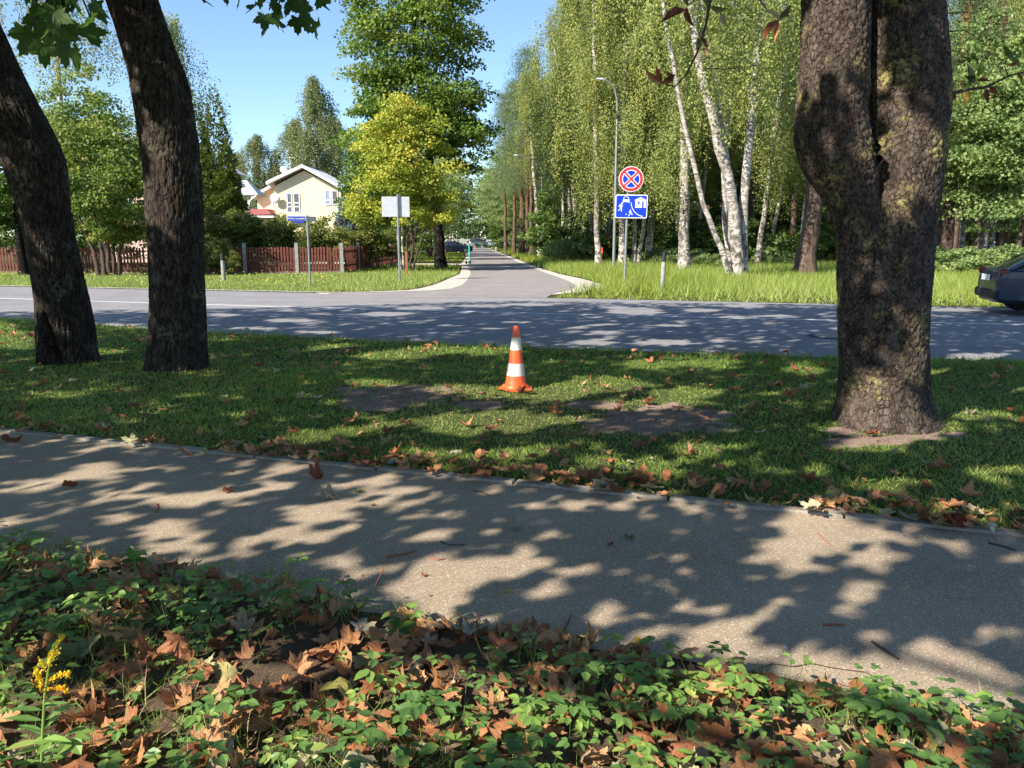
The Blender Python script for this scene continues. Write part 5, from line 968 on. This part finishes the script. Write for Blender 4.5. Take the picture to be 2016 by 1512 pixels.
X, Y = scatter(7000, -5, 4.2, 3.3, 7.5, lambda X, Y: (Y > kerb_line(X)-.07)&(Y < kerb_line(X)+.4)); u, v = gpx(X, Y); d = Y-kerb_line(X); k = R.random(len(X)) < np.interp(u, [0, 350, 500, 1000, 1450, 1600, 2016], [.25, .2, .75, .6, .6, 1., 1.])*np.exp(-(np.clip(d-.12, 0, 1)/.16)**2)*.8; X, Y = X[k], Y[k]; litter('leaf_litter', X, Y, lawn_z(X, Y)+.02+.02*R.random(len(X)), .03, .09)
X, Y = wlawn(5200); litter('leaf_scraps', X, Y, lawn_z(X, Y)+.02, .012, .04)
X, Y = scatter(26000, -4, 4.5, 4.2, 8.5, lambda X, Y: np.sqrt(inell(X, Y, DIRT)) < 1.05); n = min(2600, len(X)); X, Y = X[:n], Y[:n]; TC = np.array([(-.5, -.5, 0), (.5, -.4, 0), (.1, .6, 0), (0, 0, .7)]); V, Fq = batch(np.c_[X, Y, lawn_z(X, Y)-.001], np.c_[R.normal(size=(n, 2)), np.zeros(n)], np.tile([0, 0, 1.], (n, 1)), R.uniform(.006, .022, n), R.uniform(.006, .02, n), TC, np.array([(0, 1, 3), (1, 2, 3), (2, 0, 3)]))
tag(mk('soil_crumbs', V, Fq, 'soil'), kind='stuff')
# bed: individual leaves, litter, herbs
def bedpts(n, band=0): 
    X = R.uniform(-2.6, 2.6, n); Y = R.uniform(1.25, 3.75, n); e = path_near(X); k = (Y < e+.03)&(np.abs(X) < Y*.75+.35)
    if band: k &= (Y > e-band)
    return X[k], Y[k]
X, Y = bedpts(1700); X2, Y2 = bedpts(1800, .14); X, Y = np.r_[X, X2], np.r_[Y, Y2]; zz = bed_z(X, Y)+R.uniform(.0, .035, len(X)); litter('leaf_litter', X, Y, zz, .04, .095, tilt=.36)
X, Y = bedpts(330); X2, Y2 = bedpts(250, .12); X, Y = np.r_[X, X2][:125], np.r_[Y, Y2][:125]
for i in range(len(X)):
    o = ob('fallen_leaf', random.choice(LM+LO), None, (X[i], Y[i], float(bed_z(X[i:i+1], Y[i:i+1])[0])+random.uniform(.02, .05)), leaf_tilt(.33), random.uniform(.055, .1)); tag(o, 'brown withered leaf among the green ground cover in front of the footpath', 'leaf', 'withered leaves in the plant bed')
# named leaves on the path
def path_leaf(px_, py_, s_, mesh, mat, label, rot, zs=.012, name='fallen_leaf', dz=0):
    me = mesh.copy(); me.materials.clear(); me.materials.append(MAT[mat]); o = ob(name, me, None, G(px_, py_)+np.array([0, 0, zs+dz]), rot, s_); return tag(o, label, 'leaf', 'leaves lying on the footpath')
LC = maple_mesh('fallen_leaf', 1., 1.15, .5, 260, 'dead'); LD = maple_mesh('fallen_leaf', 1., 1.0, -.3, 271, 'dead')
path_leaf(655, 985, .088, LD, 'dead_pale', 'big tan leaf arched like a bridge on the footpath, its stem pointing left', (0, .0, 3.3))
path_leaf(627, 948, .08, LC, 'dead_red', 'dark brown folded leaf on the footpath just above the arched tan one', (.1, .1, 2.9))
path_leaf(703, 973, .045, LM[2], 'dead_green', 'small pale green curled leaf right of the arched tan leaf', (0, .1, .4))
path_leaf(446, 972, .055, LM[1], 'dead_red', 'small reddish brown leaf lying flat on the sunny left part of the footpath', (.1, -.1, 1.1))
path_leaf(1012, 1046, .042, LD, 'dead_pale', 'small pale curled leaf in the middle of the footpath', (.1, .2, .2))
path_leaf(1240, 1067, .05, LM[8], 'dead_green', 'olive green curled leaf on the shaded footpath', (.2, .1, 2.2)); path_leaf(1201, 1078, .03, LM[4], 'dead', 'little dark brown leaf just left of the olive green one', (0, 0, 1))
path_leaf(25, 873, .12, LO[0], 'dead_red', 'long dark brown leaf at the left end of the kerb', (0, 0, 2.9)); path_leaf(110, 866, .05, LM[2], 'dead', 'crumpled brown leaf against the kerb near the left edge', (0, 0, 2.))
path_leaf(140, 962, .07, LO[1], 'dead_red', 'narrow rolled brown leaf on the left part of the footpath', (0, 0, 3.1)); path_leaf(735, 999, .024, LO[0], 'dead_red', 'tiny reddish leaf right of the arched tan leaf', (0, 0, 1)); path_leaf(834, 1139, .022, LM[4], 'dead', 'tiny orange brown curled leaf in the big sunny patch', (0, 0, 1))
path_leaf(996, 1172, .026, LO[0], 'dead_yellow', 'tiny bright yellow leaf near the middle of the footpath', (0, 0, .6)); path_leaf(1258, 1277, .05, LM[5], 'dead_yellow', 'yellow green leaf with one wing raised near the plant bed', (.2, -.5, .3))
path_leaf(1108, 1281, .085, LM[0], 'dead_green', 'large grey green maple leaf at the ragged edge of the footpath', (.15, 0, .3), .02); path_leaf(370, 900, .035, LM[2], 'dead_red', 'small brown leaf beside the kerb above the sunny patch', (0, 0, 0)); path_leaf(455, 932, .03, LO[0], 'dead', 'thin brown leaf sliver below the kerb', (0, 0, 2)); path_leaf(630, 1476, .11, LM[0], 'dead', 'large flat tan maple leaf at the bottom of the plant bed', (-.2, 0, -1.2), .09); path_leaf(160, 1335, .12, LO[0], 'dead_green', 'big dull green oval leaf behind the goldenrod', (.2, -.2, .2), .09); path_leaf(665, 1418, .08, LO[2], 'dead_yellow', 'long yellow curled leaf near the bottom of the plant bed', (.1, .2, .1), .09)
path_leaf(1880, 1048, .1, LM[8], 'dead_red', 'big crumpled red brown leaf spilling over the kerb at the right', (.3, 0, 1.), .03); path_leaf(1800, 1035, .11, LM[0], 'dead_pale', 'flat pale leaf lying across the kerb at the right', (.05, .05, 2.), .03); path_leaf(1845, 1045, .1, LM[9], 'dead_green', 'grey green leaf lying across the kerb beside the red brown one', (.05, .1, .3), .03)
path_leaf(745, 922, .05, LM[7], 'dead', 'dark crumpled leaf on the kerb next to the blue scrap', (.1, .1, .3), .03); path_leaf(1215, 978, .07, LO[1], 'dead_red', 'dark rolled leaf lying on the kerb near the middle', (0, 0, 3.), .03)
# twigs
def twig(pts, r, label, mat='limb'):
    q = [G(*p)+np.array([0, 0, .012]) for p in pts]; tag(B().tube(q, [r, r*.9]+[r*.7]*(len(q)-2), 6).out('twig', mat), label, 'twig', 'twigs on the footpath')
twig([(762, 1101), (790, 1096), (820, 1089)], .005, 'longest pale brown twig on the footpath near the middle', 'wood'); twig([(1716, 1269), (1740, 1285), (1768, 1303)], .006, 'thick dark twig lying slanted on the right part of the footpath'); twig([(866, 1070), (885, 1077), (918, 1076)], .003, 'thin dark crooked twig on the shaded middle of the footpath')
twig([(1610, 1053), (1622, 1066), (1637, 1080)], .0025, 'thin straight pale twig in the sunny patch at the right', 'wood'); twig([(1620, 1235), (1662, 1235)], .004, 'straight reddish twig lying level on the right part of the footpath', 'wood'); twig([(1945, 1073), (1975, 1080), (2000, 1088)], .005, 'dark twig below the kerb at the right edge'); twig([(1110, 1245), (1118, 1232), (1125, 1215)], .003, 'thin dark twig pointing up the footpath in the middle'); twig([(932, 970), (950, 972), (964, 979)], .0035, 'short dark twig near the kerb in the middle'); twig([(846, 1103), (862, 1107), (876, 1104)], .003, 'short pale twig left of the big sunny patch', 'wood'); twig([(308, 995), (312, 1005), (306, 1012)], .005, 'short reddish curved twig in the sunny left of the footpath', 'wood')
X, Y = scatter(900, -4, 3.5, 2.2, 5.8, lambda X, Y: (Y > path_near(X))&(Y < kerb_line(X)-.03)); n = min(170, len(X)); X, Y = X[:n], Y[:n]; a = R.uniform(0, 6.28, n); V, Fq = batch(np.c_[X, Y, X*0+.0125], np.c_[np.cos(a), np.sin(a), a*0], np.tile([0, 0, 1.], (n, 1)), R.uniform(.006, .03, n), R.uniform(.002, .006, n), RH, RHF); tag(mk('crumbs', V, Fq, 'dead', tint=R.random(n)), kind='stuff')
bw = G(768, 921); tag(maple_mesh and ob('wrapper', mk('wrapper', maple_mesh('w', .035, .8, .4, 9, 'skyglass', only='raw', stem=False)[0], maple_mesh('w', .035, .8, .4, 9, 'skyglass', only='raw', stem=False)[1], 'skyglass', mesh_only=True), None, bw+np.array([0, 0, .025])), 'small crumpled bluish wrapper lying on the kerb', 'wrapper')
# ground elder
def herbs(n, seed, sel=None, hs=(.06, .17), ls=(.028, .055)):
    X, Y = bedpts(n); cov = vn(np.c_[X*1.6, Y*1.6, X*0], seed)+.35*vn(np.c_[X*5, Y*5, X*0], seed+1); u, v = gpx(X, Y); cov = cov+.9*np.exp(-((u-1600)/420)**2-((v-1440)/60)**2)+.8*np.exp(-((u-450)/380)**2-((v-1230)/70)**2)+.5*np.exp(-((u-1000)/300)**2-((v-1470)/50)**2)-.6*np.exp(-((u-900)/260)**2-((v-1290)/45)**2)-.5*np.exp(-((u-480)/160)**2-((v-1430)/50)**2)
    k = (cov > -.18)&(Y < path_near(X)-.03); X, Y = X[k], Y[k]; C_, D_, N_, L_, t_ = [], [], [], [], []; stems = []
    for i in range(len(X)):
        b0 = np.array([X[i], Y[i], float(bed_z(X[i:i+1], Y[i:i+1])[0])]); h = random.uniform(*hs); ln_ = np.array([random.gauss(0, .35), random.gauss(0, .35)]); top = b0+np.array([ln_[0]*h, ln_[1]*h, h]); a0 = random.uniform(0, 6.28); tn = random.random(); L0 = random.uniform(*ls); stems.append((b0, top))
        for j in range(3):
            a = a0+j*2.094+random.gauss(0, .15); d = np.array([math.cos(a), math.sin(a), random.uniform(-.25, .15)]); br = top+d*L0*(.9 if j else 1.1)*random.choice((.25, .9))
            tri = random.random() < .6
            for m_ in ((-1, 0, 1) if tri else (0,)):
                a2 = a+m_*.95; d2 = np.array([math.cos(a2), math.sin(a2), random.uniform(-.35, .1)]); C_.append(br+d2*.003); D_.append(d2); N_.append([random.gauss(0, .25), random.gauss(0, .25), 1]); L_.append(L0*(1.15 if m_ == 0 else .95)*random.uniform(.8, 1.15)); t_.append(min(1, max(0, tn*.7+random.uniform(0, .35))))
    V, Fq = batch(np.array(C_), np.array(D_), np.array(N_), np.array(L_), np.array(L_)*.62, OV, OVF); tt = np.repeat(t_, 8)
    S0 = np.array([s[0] for s in stems]); S1 = np.array([s[1] for s in stems]); d = S1-S0; V2, F2 = batch(S0, d, np.tile([0, -1., 0], (len(S0), 1)), np.linalg.norm(d, axis=1), .0028, np.array([(0, .5, 0), (0, -.5, 0), (1, 0, 0)]), np.array([(0, 1, 2)]))
    return merge([(V, Fq, tt), (V2, F2, np.full(len(F2), .8))])
V, Fq, tt = herbs(1900, 91, ls=(.02, .052)); tag(mk('ground_elder', V, Fq, 'herb', tint=tt, smooth=False), kind='stuff')
V, Fq, tt = herbs(900, 95, hs=(.03, .08), ls=(.016, .03)); tag(mk('low_weeds', V, Fq, 'herb', tint=tt), kind='stuff')
X, Y = bedpts(13000); k = vn(np.c_[X*2, Y*2, X*0], 97) > -.25; X, Y = X[k], Y[k]; grass('bed_grass', X, Y, bed_z(X, Y), R.uniform(.04, .15, len(X)), R.uniform(.002, .0045, len(X)), 'grass', .9, False, R.random(len(X)))
# single plants one can point at
def broad_plant(px_, py_, leaves, label, name='seedling', h=.09):
    c = G(px_, py_); c[2] = float(bed_z(c[:1], c[1:2])[0]); t = thing(name, label, 'plant', c)
    B().tube([(0, 0, 0), (.004, 0, h*.5), (0, .003, h)], .003, 6).out('stem', 'stem', t)
    for (a, el, L, w_) in leaves:
        V, Fq = batch(np.array([[0, 0, h*.95]]), np.array([[math.cos(a), math.sin(a), el]]), np.array([[0, -.3, 1.]]), [L], [w_], OV, OVF); mk('leaf', V, Fq, 'lawn_leaf', t, tint=np.full(8, random.uniform(.3, 1)))
broad_plant(267, 1146, [(2.2, 1.2, .075, .045), (.4, .8, .075, .03), (-.3, .2, .08, .035), (3.6, .1, .06, .03)], 'broad leaved seedling with two upright leaves at the path edge')
broad_plant(790, 1272, [(.3, .3, .06, .042), (2.4, .4, .075, .045), (4.2, -.1, .06, .045), (5.4, 0, .055, .04)], 'bright sunlit seedling with rounded leaves at the path edge near the middle', h=.06)
broad_plant(1730, 1435, [(1.6, 1.2, .09, .05), (.6, .6, .06, .03), (2.8, .5, .06, .03)], 'sunlit upright broad leaf in the right of the plant bed', h=.05)
for k_, (px_, py_) in enumerate(((560, 1190), (700, 1215))):
    c = G(px_, py_); t = thing('dry_stalk', ['thin dry flower stalks with brown heads at the left path edge', 'thin dry flower stalk leaning over the path edge'][k_], 'plant', c); b_ = B()
    for a in range(3): b_.tube([(0, 0, 0), (.03*(a-1)+.02, .01, .07), (.08*(a-1)+.03, .02, .15+.02*a)], [.0015, .001, .001], 5); 
    b_.out('stem', 'wood', t); b2 = B()
    for a in range(3): b2.lathe([(0, -.004), (.006, 0), (.005, .006), (0, .008)], 8, (.08*(a-1)+.03, .02, .15+.02*a))
    b2.out('seed_head', 'wood', t)
# goldenrod
gb = G(84, 1560); gr = thing('goldenrod', 'goldenrod plant with bright yellow flower sprays at the lower left corner', 'flower', (gb[0], gb[1], .03)); Yg = gb[1]
def GP(px_, py_): q = P(px_, py_, Yg); return (q[0]-gb[0], 0, q[2]-.03)
B().tube([(0, 0, 0), GP(82, 1500), GP(84, 1440), GP(88, 1370), GP(95, 1320), GP(105, 1270), GP(118, 1256)], [.0045, .004, .0038, .0033, .0026, .0018, .001], 8).out('stem', 'stem', gr)
for i, (py_, dx, dz, L) in enumerate(((1375, -1, .45, .075), (1378, 1, .1, .05), (1395, 1, .35, .08), (1398, -1, .3, .08), (1418, -1, .35, .095), (1420, 1, .55, .1), (1436, 1, .8, .07), (1438, -1, .25, .07), (1455, 1, .25, .11), (1458, -1, -.05, .1), (1464, 1, .2, .06), (1470, -1, -.1, .07), (1478, 1, -.1, .085), (1492, 1, .1, .07), (1500, -1, .1, .08), (1388, 1, .5, .04), (1448, -1, .5, .05), (1500, 1, .3, .08))):
    c = np.array(GP(84, py_)); V, Fq = batch(c[None], np.array([[dx, random.uniform(-.5, .3), dz]]), np.array([[.1, -.5, 1.]]), [L], [L*.2], OV, OVF); mk('leaf', V, Fq, 'herb', gr, tint=np.full(8, random.uniform(.35, .95)))
def spray(p0, p1, p2, n, r, name='flower_spray', t0=.3):
    t = np.sqrt(R.random(n))[:, None]; A, B_, C_ = (np.array(GP(*q)) for q in (p0, p1, p2)); c = A*(1-t)**2+2*B_*t*(1-t)+C_*t**2+R.normal(size=(n, 3))*r; D = rnd(n)*.8+[0, 0, .5]; V, Fq = batch(c, D, rnd(n), R.uniform(.005, .009, n), R.uniform(.004, .007, n), RH, RHF); mk(name, V, Fq, 'goldenrod', gr, tint=np.clip(t0+.5*R.random(n), 0, 1))
spray((90, 1350), (110, 1325), (138, 1328), 130, .003, t0=.4); spray((88, 1362), (115, 1345), (132, 1364), 130, .003, t0=.6); spray((88, 1365), (78, 1345), (72, 1320), 170, .0045, t0=.4); spray((92, 1330), (98, 1300), (104, 1285), 110, .004, t0=.1); spray((100, 1300), (106, 1275), (124, 1250), 100, .003, t0=0); spray((92, 1318), (84, 1310), (80, 1302), 50, .003, t0=.1); spray((98, 1296), (110, 1290), (114, 1284), 50, .003, t0=0)
# ------------------------------------------------------------------ twigs and leaves hanging into the picture
GL = [maple_mesh('leaf', 1., c, f, 400+i, 'maple_leaf', tint=.02+.08*i) for i, (c, f) in enumerate(((.12, .1), (.3, .15), (-.2, .1), (.2, -.2)))]
def hang(tree, name, Y, spots, twigs, size):
    tw = B()
    for pts in twigs: tw.tube([P(a, b, Y+.03*i) for i, (a, b) in enumerate(pts)], [.006]+[.004]*(len(pts)-1), 6)
    t = tw.out(name, 'limb', tree)
    for (px_, py_, s_) in spots:
        p_ = P(px_, py_, Y+random.uniform(-.25, .25)); o = ob('leaf', random.choice(GL), t, p_, None, s_)
        q = Vector((random.gauss(0, .45), random.gauss(0, .2), -1)).to_track_quat('X', 'Z'); o.rotation_euler = (q.to_matrix() @ Matrix.Rotation(random.gauss(math.pi, .5) if random.random() < .5 else random.gauss(0, .5), 3, 'X')).to_euler()
sp = [(random.uniform(45, 200), random.uniform(-60, 30), random.uniform(.09, .12)) for _ in range(20)]+[(75, 35, .11), (110, 40, .11), (150, 38, .11), (185, 40, .1), (60, 70, .1), (95, 85, .1), (130, 90, .1), (120, 60, .11), (172, 62, .1), (48, 58, .1), (200, 10, .1), (145, 100, .09), (85, 95, .09)]
hang(t1, 'hanging_twig', 3.7, sp, [[(90, -200), (100, -80), (115, 0), (120, 60)], [(100, -80), (160, -10), (180, 40)], [(110, -20), (70, 30), (60, 60)]], .1)
sp = [(392, -8, .08), (415, -25, .08), (440, -22, .085), (462, -10, .08), (400, -50, .09), (450, -60, .09)]+[(random.uniform(500, 630), random.uniform(-70, 5), random.uniform(.075, .095)) for _ in range(18)]+[(505, 12, .08), (520, 30, .085), (525, 48, .07), (552, 28, .08), (545, 40, .075), (585, 40, .08), (602, 34, .08), (618, 45, .08), (628, 5, .08), (598, 15, .08), (570, 5, .08)]
hang(t2, 'hanging_twig', 4.3, sp, [[(480, -220), (520, -100), (540, -20), (530, 20)], [(520, -100), (590, -40), (605, 10)], [(480, -220), (440, -90), (420, -30)]], .09)
def chest(tree, Y, twigs, leaves, mats):
    tw = B()
    for pts, r in twigs: tw.tube([P(a, b, Y) for a, b in pts], list(np.linspace(r, r*.4, len(pts))), 7)
    t = autosmooth(tw.out('twig', 'limb', tree), 80)
    for i, (a, b, c, d, w_, m_) in enumerate(leaves):
        A, Bq = P(a, b, Y), P(c, d, Y-.05); L = np.linalg.norm(Bq-A); V, Fq = batch(A[None], (Bq-A)[None], np.array([[random.gauss(0, .6), -1, random.gauss(0, .6)]]), [L], [L*w_], np.array([(p[0], p[1], p[2]*2.2) for p in OV]), OVF); mk('leaf', V, Fq, m_, t, tint=np.full(8, random.random()))
chest(t3, 4.6, [([(1402, -120), (1398, 0), (1390, 50), (1372, 105), (1350, 148), (1328, 171), (1302, 163)], .009), ([(1384, 134), (1430, 136), (1490, 129)], .004), ([(1395, 5), (1380, -10), (1352, 12)], .005), ([(1390, 50), (1378, 72)], .003), ([(1470, -40), (1510, 20), (1535, 40)], .006)],
 [(1302, 163, 1270, 140, .35, 'dead'), (1302, 162, 1292, 134, .4, 'dead'), (1305, 162, 1330, 148, .5, 'dead_red'), (1300, 165, 1298, 168, .5, 'dead'), (1325, 160, 1312, 140, .4, 'dead'), (1350, 18, 1302, 38, .35, 'dead_red'), (1350, 14, 1362, 52, .3, 'dead'), (1355, 10, 1340, -12, .4, 'dead_green'), (1370, 0, 1395, -18, .5, 'dead'), (1378, 72, 1392, 92, .3, 'dead_red'), (1376, 74, 1372, 96, .3, 'dead_green'), (1384, 94, 1392, 108, .5, 'dead'), (1420, 28, 1428, 50, .45, 'dead'), (1400, 14, 1430, 20, .5, 'dead_green'), (1535, 38, 1500, 72, .3, 'dead_red'), (1530, 40, 1525, 78, .3, 'dead'), (1532, 36, 1560, 10, .5, 'dead_green'), (1532, 36, 1512, 18, .35, 'dead'), (1536, 38, 1552, 30, .6, 'dead_green'), (1380, -8, 1395, 12, .5, 'dead_green')], None)
chest(t3, 6.3, [([(1868, 186), (1905, 176), (1940, 172), (1965, 160), (1990, 148), (2030, 138)], .014), ([(1940, 172), (1975, 170)], .006), ([(1985, 150), (1978, 130), (1985, 112)], .005), ([(1868, 26), (1895, 24), (1930, 28)], .006), ([(1868, 62), (1900, 60), (1938, 84)], .006)],
 [(1908, 172, 1912, 124, .4, 'dead_green'), (1926, 152, 1934, 120, .4, 'under_leaf'), (1920, 160, 1904, 150, .5, 'under_leaf'), (1922, 158, 1950, 158, .35, 'dead_red'), (1903, 178, 1902, 204, .55, 'dead_yellow'), (1942, 174, 1944, 202, .35, 'dead_red'), (1948, 172, 1966, 186, .45, 'dead'), (1950, 172, 1972, 172, .4, 'under_leaf'), (1985, 112, 1978, 90, .4, 'under_leaf'), (1983, 110, 2004, 100, .4, 'dead_green'), (1985, 130, 2010, 118, .4, 'dead'), (1982, 112, 2012, 130, .5, 'under_leaf'), (2000, 145, 2016, 160, .4, 'dead_red'), (1878, 184, 1874, 198, .6, 'dead_red'), (2008, 90, 2020, 70, .5, 'dead_red')], None)
